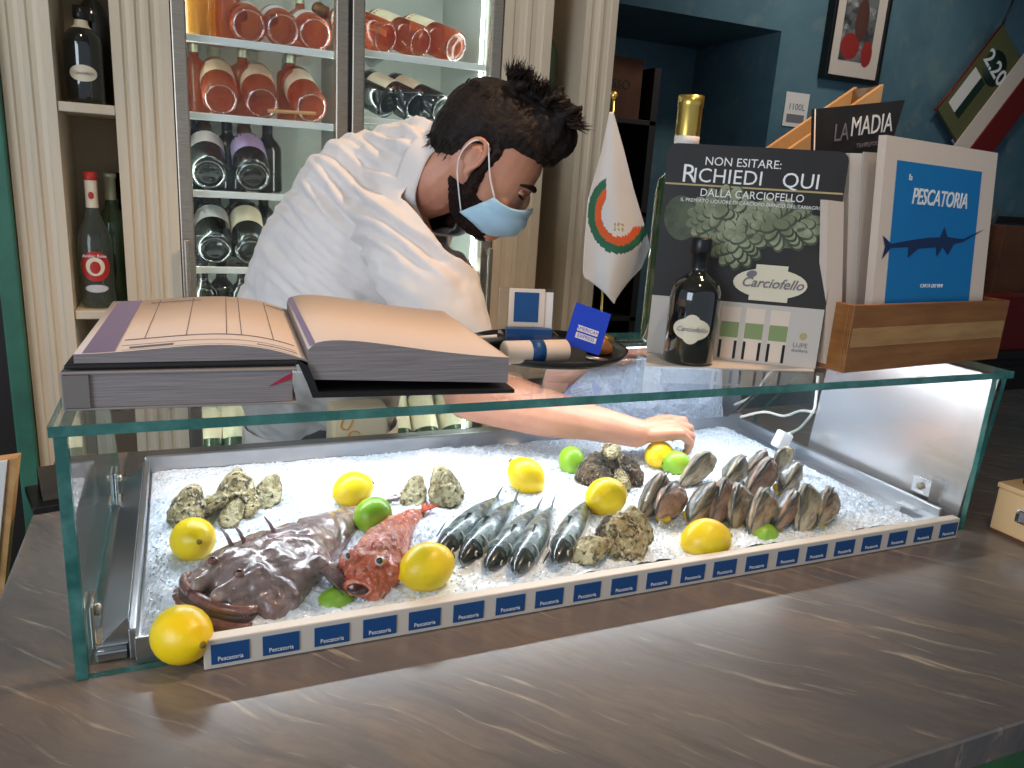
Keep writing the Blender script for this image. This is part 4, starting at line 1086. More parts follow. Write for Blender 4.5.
strips(-1, [(-.200,-.172,-.148,.148)], m_purp, 'margin_band', pl)
strips(-1, [(-.168,.0,-.100,-.096),(-.168,.0,-.125,-.1235),(-.166,.0,-.146,-.145),(-.168,.0,.112,.1125)]+[(x,x+.0009,-.10,.14) for x in (-.150,-.11,-.07,-.055,-.022)]+[(-.16,-.10,.12,.124),(-.16,-.12,-.140,-.132),(-.04,0,-.136,-.133),(-.02,.004,.125,.13)], m_ink, 'ruled_lines', pl)
strips(1, [(.02,.225,-.14+.0125*k,-.1396+.0125*k) for k in range(23)], mat('faint rule', (202,182,170), .8), 'ruled_lines', pr)
strips(1, [(.0115,.017,-.15,.15)], m_purp, 'gutter_band', pr)
# ================================================================ round tray with card holder etc.
TC = Vector((.462,.935,ZG))
tr = link('round_tray', lat([(0,.0008),(.098,.0008),(.106,.003),(.112,.013),(.1085,.013),(.103,.0065),(.098,.005),(0,.005)], 48), m_black, None, loc=TC)
tag(tr, 'round black serving tray on the glass top beside the open register', 'tray')
ZT_ = ZG+.0055
h = thing('card_holder', 'clear acrylic holder with blue business cards standing on the black tray', 'card holder', (ony(531,345,.895).x,.905,ZT_), (0,0,math.radians(-14)))
link('back_plate', bx((-.038,.018,0),(.038,.021,.088),.001, mtx=Matrix.Rotation(math.radians(-6),4,'X')), m_acryl, h)
bm = bmesh.new(); box(bm, (-.038,-.014,0),(.038,-.011,.030),.001); box(bm, (-.038,-.014,0),(.038,.02,.003),.001); box(bm, (-.038,-.014,0),(-.035,.02,.030)); box(bm, (.035,-.014,0),(.038,.02,.030)); link('pocket', bm, m_acryl, h)
fr_a = frame((0,.014,.036),(1,0,0),(0,.10,1))
link('upper_card', bx((-.026,.0,-.001),(.022,.050,.001), mtx=fr_a), m_pap, h)
link('card_print', bx((-.019,.006,.0011),(.014,.045,.0018), mtx=fr_a), m_blue, h.children[-1])
link('side_card', bx((.010,-.002,-.004),(.034,.046,-.002), mtx=fr_a), m_white, h)
bm = bmesh.new(); box(bm, (-.030,-.006,.004),(.030,.008,.036)); link('card_stack', bm, m_blue, h)
r = thing('napkin_roll', 'cream rolled napkin with blue paper band lying at the front of the black tray', 'napkin', (ony(535,357,.862).x,.862,ZT_+.0148))
q = frame((0,0,0),(0,1,0),(0,0,1))
link('roll', lat([(0,-.044),(.0125,-.044),(.0145,-.042),(.0145,.042),(.0125,.044),(0,.044)], 28, Matrix.Rotation(PI/2,4,'Y')), m_pap, r)
link('band', lat([(.0146,-.009),(.0149,-.009),(.0149,.009),(.0146,.009)], 28, Matrix.Rotation(PI/2,4,'Y')), m_blue, r)
# cobalt card leaning
cc = thing('postcard', 'bright blue card with two white text bars leaning on the black tray', 'card')
A, B, Cc, D = ony(577,306,.885), ony(612,311,.875), ony(598,356,.865), ony(563,343,.875)
M_ = frame((A+B+Cc+D)/4, (B-A), (A-D)); w = ((B-A).length+(Cc-D).length)/4; hh = ((A-D).length+(B-Cc).length)/4
cc.matrix_world = M_ @ Matrix.Rotation(math.radians(-11),4,'Z'); 
link('card', bx((-w,-hh,-.0005),(w,hh,.0005)), m_cobalt, cc)
for k, s in ((-.08,'MERICAN'),(-.42,'EXPRESS')):
    link('text_bar', bx((-w*.55,hh*(k-.13),.0006),(w*.62,hh*(k+.13),.0009)), m_white, cc)
    text('AMERICAN' if k > -.2 else 'EXPRESS', .0066, Matrix.Translation((w*.03,hh*k,.0011)), m_cobalt, cc.children[-1], th=.0001)
o = link('wooden_stopper', lat([(0,0),(.017,0),(.019,.004),(.017,.012),(.010,.020),(.004,.024),(0,.025)], 24), m_wood, None, loc=(ony(601,352,.90).x,.905,ZT_+.0003)); tag(o, 'rounded brown wooden stopper on the black tray behind the blue card', 'stopper')
o = link('pen', tb([ony(585,362,.86)+Vector((0,0,0)), ony(607,366,.85)], .0032, 8), m_steel); tag(o, 'short grey pen lying on the right front of the black tray', 'pen')
for v in o.data.vertices: v.co.z += ZT_+.0036-ony(596,364,.855).z
o = link('card_terminal', bx((-.02,-.03,.0),(.02,.03,.016),.003), m_black, None, loc=(.365,.925,ZT_+.0095-.0093)); o.rotation_euler=(0,0,.5); o.location=(.368,.948,ZT_)
o.data.transform(Matrix.Translation((.0,0,.0003))); tag(o, 'small black payment terminal on the left of the black tray', 'terminal')
o = link('ballpoint', tb([dp(464,341,1.0), dp(497,338,1.0)], .0026, 8), m_white); tag(o, 'white ballpoint pen with blue tip resting over the payment terminal', 'pen')
zt_ = min((v.co.z for v in o.data.vertices)); 
for v in o.data.vertices: v.co.z += ZT_+.0168-zt_ ; v.co.x += .0
# flag
fb = ony(600,335,.985)
fl = thing('table_flag', 'small white pennant flag with green and orange ring emblem on a thin pole', 'flag', (fb.x,.985,ZG))
fo = Vector((fb.x,.985,ZG))
top = ony(614,97,.985)-fo
link('base', lat([(0,.006),(.020,.006),(.022,.008),(.022,.012),(.006,.016),(0,.016)], 24), m_gold, fl)
link('pole', tb([(0,0,.012), top], .0017, 8), m_gold, fl); bm = bmesh.new(); ellip(bm, top+Vector((0,0,.002)), (.0055,.0055,.0055)); link('finial', bm, m_gold, fl, True)
bm = bmesh.new(); NU, NV = 60, 90; rows = []
def edge(tbl, v):
    for (v0,x0),(v1,x1) in zip(tbl, tbl[1:]):
        if v <= v1: return x0+(x1-x0)*(v-v0)/(v1-v0)
    return tbl[-1][1]
Ltab = [(110,610),(150,602),(200,588),(250,584),(272,583),(300,590)]; Rtab = [(110,613),(150,624),(190,634),(230,646),(246,651),(270,641),(300,626)]
pxs_ = []
for j in range(NV+1):
    f = j/NV; row = []; pr_ = []
    for i in range(NU+1):
        u = i/NU
        yb = 278+26*min(1,u/.68)-(0 if u < .68 else 36*(u-.68)/.32)   # bottom outline
        y = 112+(yb-112)*f; x0 = edge(Ltab, y); x1 = edge(Rtab, y); x = x0+(x1-x0)*u
        yy = .985-.004+.016*math.sin(u*7.5+.6)*f*.55 - .010*f*math.cos(u*3)
        row.append(bm.verts.new(ony(x,y,yy)-fo)); pr_.append((x,y))
    rows.append(row); pxs_.append(pr_)
for j in range(NV):
    for i in range(NU):
        q = bm.faces.new((rows[j][i],rows[j+1][i],rows[j+1][i+1],rows[j][i+1])); q.smooth = True
        x, y = pxs_[j][i]; dx, dy = (x-619)/31, (y-213)/39; rr_ = math.hypot(dx,dy); a = math.degrees(math.atan2(dy,dx)) % 360
        vis = (x < 606 and a > 100) or (12 < a <= 200 and y > 226)
        if vis and .80 < rr_ < 1.02: q.material_index = 2
        elif vis and .58 < rr_ < .80: q.material_index = 1
        elif 222 < y < 230 and 612 < x < 624 and math.sin(x*1.7)+math.sin(y*1.3) > .5: q.material_index = 3
me_o = link('cloth', bm, [m_flag, m_forange, m_fgreen, m_gline], fl)
md = me_o.modifiers.new('th','SOLIDIFY'); md.thickness = .0006
# ================================================================ poster stand
BL = onz(646,352,ZG+.002); BR = onz(816,369,ZG+.002)
po = thing('poster_stand', 'black cardboard display stand advertising artichoke liqueur, propped on the glass top', 'poster', BL)
PW = (BR-BL).length; xd_ = (BR-BL).normalized(); up = Vector((0,.045,1)).normalized()
up = (up-xd_*up.dot(xd_)).normalized(); 
tl_ = ony(652,142,BL.y+.012); PH = (tl_.z-BL.z)*1.005
PF = frame((0,0,0), xd_, up); PF = PF  # local z toward viewer?
nd = xd_.cross(up)
s = .012
pts = [(0,0),(PW,0),(PW,PH-s)]+[(PW-s+s*math.cos(a),PH-s+s*math.sin(a)) for a in (PI/6,PI/3,PI/2)]+[(s+s*math.cos(a),PH-s+s*math.sin(a)) for a in (PI/2,2*PI/3,5*PI/6)]+[(0,PH-s)]
bm = bmesh.new(); poly(bm, pts, .0025, 0, PF @ Matrix.Translation((0,0,-.0025))); bmesh.ops.recalc_face_normals(bm, faces=bm.faces); bd = link('board', bm, m_poster, po)
def onp(u, v, z=.0004): return PF @ Vector((u*PW, v*PH, z))
def pf(u, v, z=.0005): return Matrix.Translation(onp(u,v,z)) @ PF.to_3x3().to_4x4()
def pquad(u0,v0,u1,v1,z,m,name,parent=None):
    bm = bmesh.new(); box(bm,(u0*PW,v0*PH,z),(u1*PW,v1*PH,z+.0002)); bmesh.ops.transform(bm,matrix=PF,verts=bm.verts); return link(name,bm,m,parent or bd)
def pell(lst, m, name, z=.0004, parent=None):
    bm = bmesh.new()
    for k,(u,v,ru,rv,a) in enumerate(lst):
        n = 28; R_ = Matrix.Rotation(a,4,'Z'); 
        pts = [R_ @ Vector((ru*PW*math.cos(2*PI*i/n), rv*PW*math.sin(2*PI*i/n),0)) for i in range(n)]
        poly(bm, [(p.x,p.y) for p in pts], .00015, 0, PF @ Matrix.Translation((u*PW,v*PH,z+k*.00002)))
    bmesh.ops.recalc_face_normals(bm, faces=bm.faces); return link(name,bm,m,parent or bd)
join_text([text('NON ESITARE:', .0155, pf(.43,.925), m_txt), text('R', .034, pf(.135,.862), m_txt), text('ICHIEDI', .0265, pf(.355,.858), m_txt, sp=1.02), text('QUI', .0275, pf(.76,.858), m_txt, wx=1.0)], 'headline', bd)
pquad(.005,.812,.995,.820,.0003,m_gline,'gold_line')
pell([(.12,.66,.10,.13,.2)], m_artd, 'shaded_artichoke', .0002)
ar = pell([(.36,.68,.17,.14,.7),(.66,.66,.25,.13,-.1),(.45,.60,.15,.16,.5)], m_arti, 'artichokes', .0004)
rr = random.Random(5)
tip = mat('artichoke light print',(156,160,130),.6,mix=[((112,118,90),30,.4,.6,4)]); drk = m_artd
for bi, (cu,cv,ru,rv,rot_) in enumerate(((.33,.69,.17,.12,.6),(.67,.66,.24,.12,-.1),(.45,.58,.14,.15,.4))):
    for li, q in enumerate((.88,.68,.48,.28,.08)):
        n_ = max(1, int(15*q)); dk = []; lt = []
        for k in range(n_):
            a = 2*PI*(k+.5*(li%2))/n_; x = ru*q*math.cos(a); y = rv*q*math.sin(a); c_, s_2 = math.cos(rot_), math.sin(rot_)
            px_ = cu+x*c_-y*s_2; py_ = cv+(x*s_2+y*c_)*PW/PH; aa = math.atan2(y,x)+rot_
            dk.append((px_,py_,.052,.036,aa)); lt.append((px_-.004,py_+.005,.044,.028,aa))
        pell(dk, drk, 'leaf_shade', .0006+.00018*li+bi*.0001, ar); pell(lt, tip, 'leaf', .0007+.00018*li+bi*.0001, ar)
join_text([text('DALLA CARCIOFELLO', .0145, pf(.50,.782,.0020), m_txt, wx=.95), text('IL PREMIATO LIQUORE DI CARCIOFO BIANCO DEL TANAGRO', .0066, pf(.50,.745,.0020), m_txt)], 'subtitle', bd)
pquad(.0,.0,.995,.285,.0003,m_posw,'white_band')
lb = pell([(.67,.385,.21,.088,0)], m_lab, 'oval_label', .0016); pquad(.58,.445,.76,.472,.0016,m_lab,'label_top',lb); pquad(.56,.302,.78,.325,.0016,m_lab,'label_foot',lb)
text('Carciofello', .0185, pf(.68,.385,.0024), m_ink, lb, 'label_lettering', shear=.35, bold=.0002); pell([(.56,.425,.03,.02,.3)], m_ink, 'label_emblem', .0022, lb)
for i, u in enumerate((.475,.615,.755)):
    g = pquad(u-.055,.012,u+.055,.262,.0007,m_white if 0 else m_pap,'printed_glass'); pquad(u-.052,.115,u+.052,.19,.0011,m_liq,'liqueur',g); pquad(u-.052,.012,u-.036,.10,.0011,m_black,'glass_shade',g); pquad(u+.036,.012,u+.052,.10,.0011,m_black,'glass_shade',g)
pell([(.90,.15,.022,.022,0)], m_gline, 'seal', .0007); text('LUPE', .009, pf(.89,.105,.0007), m_ink, bd); text('distilleria', .006, pf(.89,.08,.0007), m_ink, bd)
# foot of the stand
bm = bmesh.new(); box(bm, (.0,.0,.0),(PW,.001,.001)); bm.clear()
ftm = Matrix.Translation((0,0,-.0018)) @ frame((0,0,0), xd_, Vector((-xd_.y, xd_.x, 0)))
poly(bm, [(.002,.06),(.002,-.085),(PW*.5,-.05),(PW-.004,-.012),(PW-.002,.06)], .0016, 0, ftm); link('foot_flap', bm, m_posw, po)
bm = bmesh.new(); poly(bm, [(.0,.0),(.055,.0),(.012,.20)], .002, 0, ftm @ Matrix(((0,0,1,PW/2),(1,0,0,.004),(0,1,0,.0016),(0,0,0,1)))); bmesh.ops.recalc_face_normals(bm, faces=bm.faces); link('strut', bm, m_brown, po)
# liqueur bottle in front of the poster
bp_ = onz(687,361,ZG+.002); t = thing('liqueur_bottle', 'squat black liqueur bottle with pale oval label standing before the artichoke poster', 'bottle', (bp_.x, bp_.y-.001, ZG+.0022))
R_ = .0345; H_ = .158
prof = [(0,.005),(R_*.9,0),(R_,.005),(R_,.088),(R_*.985,.096),(R_*.86,.108),(R_*.55,.117),(R_*.33,.122),(R_*.29,.128),(R_*.29,.15),(0,.15)]
link('glass_body', lat(prof, 40), m_btl, t)
link('cap', lat([(.0105,.128),(.0108,.146),(.0125,.148),(.0135,.150),(.0135,.166),(.012,.168),(0,.168)], 24), m_black, t)
an = math.atan2(-bp_.y,-bp_.x)
l = link('oval_label', disc_label(prof, .050, .030, .052, .0006, 28, an), m_lab, t)
tx = text('Carciofello', .0092, frame((0,0,.050)+Vector((math.cos(an),math.sin(an),0))*(R_+.0009) if 0 else Vector((math.cos(an)*(R_+.001),math.sin(an)*(R_+.001),.050)), (-math.sin(an),math.cos(an),0),(0,0,1)), m_ink, l, shear=.35)
l2 = link('label_wings', disc_label(prof, .050, .040, .028, .0004, 20, an), m_lab, t)
# gold capped bottle behind poster
yb_ = .99; gx = ony(689,120,yb_).x; ztop = ony(690,96,yb_).z
t = thing('wine_bottle', 'wine bottle with gold foil neck standing behind the artichoke poster', 'bottle', (gx,yb_,ZG+.0005))
Hh = ztop-ZG; prof = bottle_profile('bordeaux', .038, Hh)
link('glass_body', lat(prof, 28), m_btg, t); link('foil', lat([(.0175,Hh*.84),(.018,Hh*.85),(.0176,Hh*.955),(.0185,Hh*.96),(.0185,Hh),(0,Hh+.0005)], 24), m_gold, t); link('collar', lat([(.0178,Hh*.815),(.0182,Hh*.82),(.0182,Hh*.845),(.017,Hh*.846)], 24), m_white, t)
# slanted pine magazine file
ym = 1.02; a0 = ony(776,150,ym); a1 = ony(869,86,ym); a0.y = a1.y = ym
t = thing('magazine_file', 'pale pine magazine file with slanted top behind poster and crate', 'magazine file', (a0.x, ym, ZG+.0005))
pts = [(0,0),(a1.x-a0.x,0),(a1.x-a0.x,a1.z-ZG),(0,a0.z-ZG)]
for name, yy in (('side_board',-.03),('side_board',.025)):
    bm = bmesh.new(); poly(bm, pts, .008, 0, Matrix(((1,0,0,0),(0,0,1,yy),(0,1,0,0),(0,0,0,1)))); bmesh.ops.recalc_face_normals(bm, faces=bm.faces); link(name, bm, m_pine, t)
link('back_board', bx((a1.x-a0.x-.008,-.022,0),(a1.x-a0.x,.025,a1.z-ZG-.004)), m_wood, t)
link('base_board', bx((0,-.022,0),(a1.x-a0.x-.008,.025,.008)), m_pine, t)
# ================================================================ wooden crate
CA = onz(843,374,ZG); CB = onz(997,359,ZG); cx = (CB-CA).normalized(); cy = Vector((-cx.y,cx.x,0)); CL = (CB-CA).length; CD = .15; CH = ony(843,306,CA.y).z-ZG
cr = thing('wooden_crate', 'low varnished wooden crate full of menus at the right end of the glass top', 'crate', CA+Vector((0,0,.0006)), (0,0,math.atan2(cx.y,cx.x)))
link('front_board', bx((0,0,0),(CL,.008,CH),.001), m_wood, cr); fbm = cr.children[-1]
link('pale_band', bx((.004,-.0006,CH*.38),(CL-.004,.0,CH*.66)), m_woodl, fbm)
link('back_board', bx((0,CD-.008,0),(CL,CD,CH),.001), m_wood, cr)
link('end_board', bx((0,.0082,0),(.008,CD-.0082,CH),.001), m_wood, cr); link('end_board', bx((CL-.008,.0082,0),(CL,CD-.0082,CH),.001), m_wood, cr)
link('base_board', bx((.0082,.0082,0),(CL-.0082,CD-.0082,.006)), m_wood, cr)
def inC(x, y, z=0): return CA + cx*x + cy*y + Vector((0,0,z))
def slab_px(name, label, cat, tl, tr, ypl, thick, m, group=None, zb=ZG+.0075):
    """upright sheet: top corners found at depth plane offset ypl behind crate front; bottom in crate"""
    P0 = CA + cy*ypl; n = cy
    def hit(px, py):
        r_ = ray(px, py); return CAM + r_*((P0-CAM).dot(n)/r_.dot(n))
    a, b = hit(*tl), hit(*tr); t = thing(name, label, cat, (a.x, a.y, zb), group=group)
    return t, a-Vector((a.x,a.y,zb)), b-Vector((a.x,a.y,zb)), hit
def sheet(t, a, b, bl, br, th, m, name):
    bm = bmesh.new(); off = cy*th; v = [bm.verts.new(p) for p in (bl,br,b,a)]; w_ = [bm.verts.new(Vector(p)+off) for p in (bl,br,b,a)]
    bm.faces.new(v); bm.faces.new(w_[::-1])
    for i in range(4): bm.faces.new((v[i],w_[i],w_[(i+1)%4],v[(i+1)%4]))
    bmesh.ops.recalc_face_normals(bm, faces=bm.faces); return link(name, bm, m, t)
# pescatoria menu
t, a, b, hit = slab_px('menu', 'cream menu with big blue cover panel and swordfish drawing in the wooden crate', 'menu', (887,135),(998,153), .018, .01, m_pap)
o_ = Vector(t.location); bl = hit(872,304)-o_; br = hit(982,304)-o_
def ext(p, q):   # extend line p->q down to z=0
    d = q-p; return p+d*(p.z/(p.z-q.z))
bl2, br2 = ext(a, bl), ext(b, br)
fr_t = sheet(t, a, b, bl2, br2, .012, m_pap, 'cover')
def mq(u, v, off=-.0006):   # u across, v from top to crate rim
    return (a.lerp(b,u)).lerp(bl.lerp(br,u), v) + cy*off
def mquad(u0,v0,u1,v1,m,name,par,off=-.0006):
    bm = bmesh.new(); P_ = [mq(u0,v1,off),mq(u1,v1,off),mq(u1,v0,off),mq(u0,v0,off)]
    v = [bm.verts.new(p) for p in P_]; w_ = [bm.verts.new(p+cy*.0004) for p in P_]; bm.faces.new(v); bm.faces.new(w_[::-1])
    for i in range(4): bm.faces.new((v[i],w_[i],w_[(i+1)%4],v[(i+1)%4]))
    bmesh.ops.recalc_face_normals(bm, faces=bm.faces); return link(name,bm,m,par)
bp2 = mquad(.10,.13,.86,1.25,m_cobw,'blue_panel',fr_t)
W_ = (b-a).length
mf = frame(mq(.50,.33,-.0012), (b-a), (a-bl)); text('PESCATORIA', .030, mf, m_txt, bp2, bold=.0004, wx=.78, sp=.95)
mf = frame(mq(.22,.22,-.0012), (b-a), (a-bl)); text('la', .012, mf, m_txt, bp2)
mf = frame(mq(.49,.88,-.0012), (b-a), (a-bl)); text('CARTA DEI VINI', .0075, mf, m_txt, bp2)
mf = frame(mq(.50,.60,-.0011), (b-a)+Vector((0,0,.02)), (a-bl)); bm = bmesh.new()
s_ = W_*.40
fish = [(-1.0,.05),(-.6,.10),(-.2,.13),(.05,.12),(.12,.34),(.22,.12),(.5,.06),(.62,.05),(1.08,.24),(.62,-.02),(.4,-.06),(.3,-.30),(.15,-.10),(.05,-.32),(.0,-.10),(-.4,-.10),(-.6,-.28),(-.62,-.05),(-1.0,-.04),(-1.15,-.26),(-1.12,.0),(-1.2,.24)]
poly(bm, [(x*s_,y*s_*.62) for x,y in fish][::-1], .0003, 0, mf); bmesh.ops.recalc_face_normals(bm, faces=bm.faces); link('swordfish_drawing', bm, m_blued, bp2)
# la madia magazine
t, a2, b2, hit = slab_px('magazine', 'black magazine with large thin white title standing at the back of the crate', 'magazine', (815,109),(905,100), .118, .01, m_poster)
o_ = Vector(t.location); bl_ = ext(a2, hit(813,190)-o_); br_ = ext(b2, hit(884,170)-o_)
mg = sheet(t, a2, b2, bl_, br_, .006, m_poster, 'cover')
def m2(u, v): return a2.lerp(b2,u) + ((hit(813,190)-o_)-a2)*v
link('page_edge', tb([a2+cy*-.0005, bl_+cy*-.0005], .0012, 4), m_pap, t)
text('LA', .034, frame(m2(.28,.33)-cy*.0008,(b2-a2),a2-(hit(813,190)-o_)), m_ink, mg, shear=.1, wx=.8); text('MADIA', .038, frame(m2(.62,.28)-cy*.0008,(b2-a2),a2-(hit(813,190)-o_)), m_txt, mg, shear=.1, wx=.78)
text('TRAVELFOOD', .009, frame(m2(.6,.52)-cy*.0008,(b2-a2),a2-(hit(813,190)-o_)), m_ink, mg)
# white leaflets between
for i,(tlp,trp,yy,blp,brp,th,lb) in enumerate([((832,155),(858,155),.075,(832,300),(850,300),.010,'thick white leaflet stack leaning left in the crate, nearest the poster'),
    ((850,153),(884,154),.050,(846,300),(874,300),.016,'white leaflet stack right behind the blue panelled menu'),
    ((828,200),(844,202),.030,(826,300),(842,300),.012,'low cream leaflets at the left end of the crate'),
    ((818,225),(827,225),.09,(818,300),(827,300),.006,'navy folder edge at the left end of the crate')]):
    t, a3, b3, hit = slab_px('leaflets' if i < 3 else 'folder', lb, 'leaflets' if i < 3 else 'folder', tlp, trp, yy, .01, m_white)
    o_ = Vector(t.location); sheet(t, a3, b3, ext(a3, hit(*blp)-o_), ext(b3, hit(*brp)-o_), th, (m_pap, m_white, m_pap, m_blued)[i], 'stack' if i < 3 else 'cover')
    if i < 2: sheet(t, a3.lerp(b3,.35)-cy*.0022+Vector((0,0,.002)), a3.lerp(b3,.96)-cy*.0022+Vector((0,0,.001)), ext(a3, hit(*blp)-o_).lerp(ext(b3, hit(*brp)-o_),.3)-cy*.0022, ext(a3, hit(*blp)-o_).lerp(ext(b3, hit(*brp)-o_),.9)-cy*.0022, .0016, m_posw, 'front_sheet')
# ================================================================ small things on the counter
bxx = thing('wooden_box', 'small beige wooden box with steel clasp on the counter right of the glass case', 'box', (1.146,.46,ZC+.0004))
bm = bmesh.new(); box(bm, (0,0,.004),(.16,.256,.071),.002); link('body', bm, m_box, bxx); link('lid', bx((-.002,-.002,.0715),(.162,.258,.080),.002), m_box, bxx); link('base', bx((-.001,-.001,0),(.161,.257,.004)), m_brown, bxx)
link('clasp', bx((-.0035,.190,.030),(.0,.220,.052),.001), m_chrome, bxx); link('clasp_label', bx((-.0042,.196,.034),(-.0034,.214,.048)), m_ink, bxx.children[-1])
o = link('black_tray', bx((0,0,0),(.12,.12,.012),.003), m_black, None, loc=(1.172,.58,ZC+.0812)); tag(o, 'small flat black tray lying on the beige wooden box at the right', 'tray')
q = onz(50,512,ZC)
o = thing('tablet', 'black tablet leaning on a wedge stand at the left rear edge of the counter', 'tablet', (q.x+.01, q.y+.02, ZC+.0006), (0,0,.25))
link('base', bx((-.035,-.02,0),(.06,.07,.010),.002), m_black, o)
bm = bmesh.new(); poly(bm, [(-.0,.0102),(.05,.0102),(.042,.046)], .06, 0, Matrix(((0,0,1,-.02),(1,0,0,0),(0,1,0,0),(0,0,0,1)))); bmesh.ops.recalc_face_normals(bm, faces=bm.faces); link('wedge', bm, m_black, o)
# menu board at far left
A_ = dp(-70,470,1.02); B_ = dp(17,458,1.02); D_ = dp(2,612,1.16)
mb = thing('menu_board', 'cream board with dark rim standing against the left end of the counter', 'board', (B_.x-.03, B_.y, 0))
o_ = Vector(mb.location); dn = (D_-B_).normalized(); k = B_.z/(-dn.z)*.995; xd2 = (B_-A_).normalized()
def bquad(p0, w, tt, m, name):
    nn = xd2.cross(dn).normalized()
    P_ = [p0, p0-xd2*w, p0-xd2*w+dn*k, p0+dn*k]; bm = bmesh.new(); v = [bm.verts.new(p-o_) for p in P_]; u = [bm.verts.new(p-o_+nn*tt) for p in P_]
    bm.faces.new(v); bm.faces.new(u[::-1])
    for i in range(4): bm.faces.new((v[i],u[i],u[(i+1)%4],v[(i+1)%4]))
    bmesh.ops.recalc_face_normals(bm, faces=bm.faces); return link(name, bm, m, mb)
bquad(B_, .30, .012, m_pine, 'panel'); nn = xd2.cross(dn).normalized(); bquad(B_+nn*-.004-xd2*.012, .27, .003, m_white, 'sheet')
# ================================================================ right background: sideboard and boxes
sx = ony(978,350,1.9).x; sz = ony(1000,352,1.9).z
sb = thing('sideboard', 'dark wooden sideboard at the right behind the counter', 'sideboard', (sx+.5,2.1,0))
link('body', bx((-.52,-.2,0),(.8,.2,sz-.03),.004), m_dark, sb); link('top', bx((-.54,-.215,sz-.03),(.82,.215,sz),.004), m_dark, sb)
for k in range(2): link('door', bx((-.50+k*.5,-.212,.08),(-.03+k*.5,-.2005,sz-.06),.003), m_dark, sb)
carton('dark red flat box on the sideboard at the right edge', (sx-.0,1.92,sz+.001),(sx+.5,2.0,ony(990,296,1.92).z), m_darkred)
carton('brown carton standing behind the dark red box at the right', (sx+.0,2.06,sz+.001),(sx+.16,2.2,ony(990,238,2.06).z), m_brown)
carton('taller brown carton beside the glass jar at the right edge', (sx+.26,2.08,sz+.001),(sx+.5,2.25,ony(1010,226,2.08).z), m_brown)
jx = ony(1010,215,2.05); 
o = thing('oil_lamp', 'small glass lamp with round globe beside the brown cartons at the right edge', 'lamp', (sx+.205,2.12,sz+.0008))
hz = jx.z-sz
link('stem', lat([(0,0),(.035,0),(.035,.01),(.01,.03),(.008,hz-.05),(0,hz-.05)], 20), m_brown, o); link('globe', lat([(0,hz-.05),(.02,hz-.045),(.034,hz-.015),(.030,hz+.015),(.014,hz+.03),(0,hz+.03)], 24), m_clr, o)
o = link('wall_shelf', bx((sx-.1,2.52,ony(1000,216,2.55).z-.03),(4.2,2.599,ony(1000,216,2.55).z),.003), m_dark); tag(o, 'dark wooden ledge along the blue wall at the right edge', 'shelf')
# ================================================================ person
pe = thing('person', 'dark haired bearded man in cream shirt and blue mask bending over the ice, reaching in', 'person', (.2,1.6,0))
PO = Vector((.2,1.6,0))
def L_(p): return Vector(p)-PO
# head frame
HO = dp(486,164,1.22)+Vector((.02,.07,0))
yaw = math.radians(-25); pit = math.radians(35)
HR = Matrix.Rotation(yaw,3,'Z') @ Matrix.Rotation(pit,3,'Y') @ Matrix.Rotation(math.radians(-2),3,'X')
HM = Matrix.Translation(L_(HO)) @ HR.to_4x4() @ Matrix.Scale(.95,4)
def hp(x, y, z): return HM @ Vector((x,y,z))
HSEC = [(-.122,.066,.018,.018),(-.115,.058,.036,.034),(-.098,.045,.057,.047),(-.07,.028,.076,.058),(-.04,.012,.088,.066),(-.01,.002,.095,.071),(.02,-.003,.098,.0745),(.05,-.006,.098,.0755),(.075,-.009,.091,.070),(.098,-.013,.074,.058),(.114,-.016,.050,.040),(.122,-.018,.022,.018)]
HSEC = [((z if z > -.03 else -.03+(z+.03)*.78), c, a, b) for z, c, a, b in HSEC]
def head_loft(bm, grow=0, secs=HSEC, n=28, mtx=HM, front=None):
    rings = []
    for z, cx_, a, b in secs:
        r = []
        for k in range(n):
            t = 2*PI*k/n; c = math.cos(t); s = math.sin(t); p = .88
            x = cx_+(a+grow)*(abs(c)**p)*(1 if c > 0 else -1); y = (b+grow)*(abs(s)**p)*(1 if s > 0 else -1)
            r.append(bm.verts.new(mtx @ Vector((x,y,z+ (grow if z > .09 else 0)))))
        rings.append(r)
    for a, b in zip(rings, rings[1:]):
        for k in range(n): bm.faces.new((a[k],a[(k+1)%n],b[(k+1)%n],b[k]))
    bm.faces.new(rings[0][::-1]); bm.faces.new(rings[-1])
bm = bmesh.new(); head_loft(bm)
H3 = HR
ellip(bm, (.079,0,.020), (.020,.046,.014), HM); ellip(bm, (.093,0,-.010), (.016,.011,.024), HM); ellip(bm, (.107,0,-.030), (.016,.013,.011), HM)   # brow, nose
for s in (-1,1):
    ellip(bm, (.104,s*.012,-.033), (.009,.008,.007), HM); ellip(bm, (.064,s*.038,-.03), (.02,.02,.02), HM)
ellip(bm, (.090,0,-.052), (.012,.022,.006), HM); ellip(bm, (.088,0,-.062), (.011,.018,.005), HM); ellip(bm, (.076,0,-.088), (.014,.018,.012), HM)
# ears
for s in (-1,1):
    yb = s*.074
    pts = [(-.012+.018*math.cos(a)*.95-.004, yb+s*(.010+.003*math.sin(a)), .004+.027*math.sin(a)) for a in [math.radians(-60+290*k/14) for k in range(15)]]
    pts = [hp(*(p[0], p[1], p[2])) for p in pts]; tube(bm, pts, .0042, 8)
    ellip(bm, (-.015, yb+s*.003, .000), (.013,.006,.022), HM); ellip(bm, (-.008, yb+s*.006, -.026), (.007,.0045,.008), HM); ellip(bm, (-.001,yb+s*.006,-.002),(.0045,.004,.007),HM)
# neck
nb = dp(424,186,1.36)
NB = L_(dp(415,190,1.36)); chain(bm, [(hp(-.035,0,-.03),.060),(hp(-.045,0,-.07),.057),(NB,.056)])
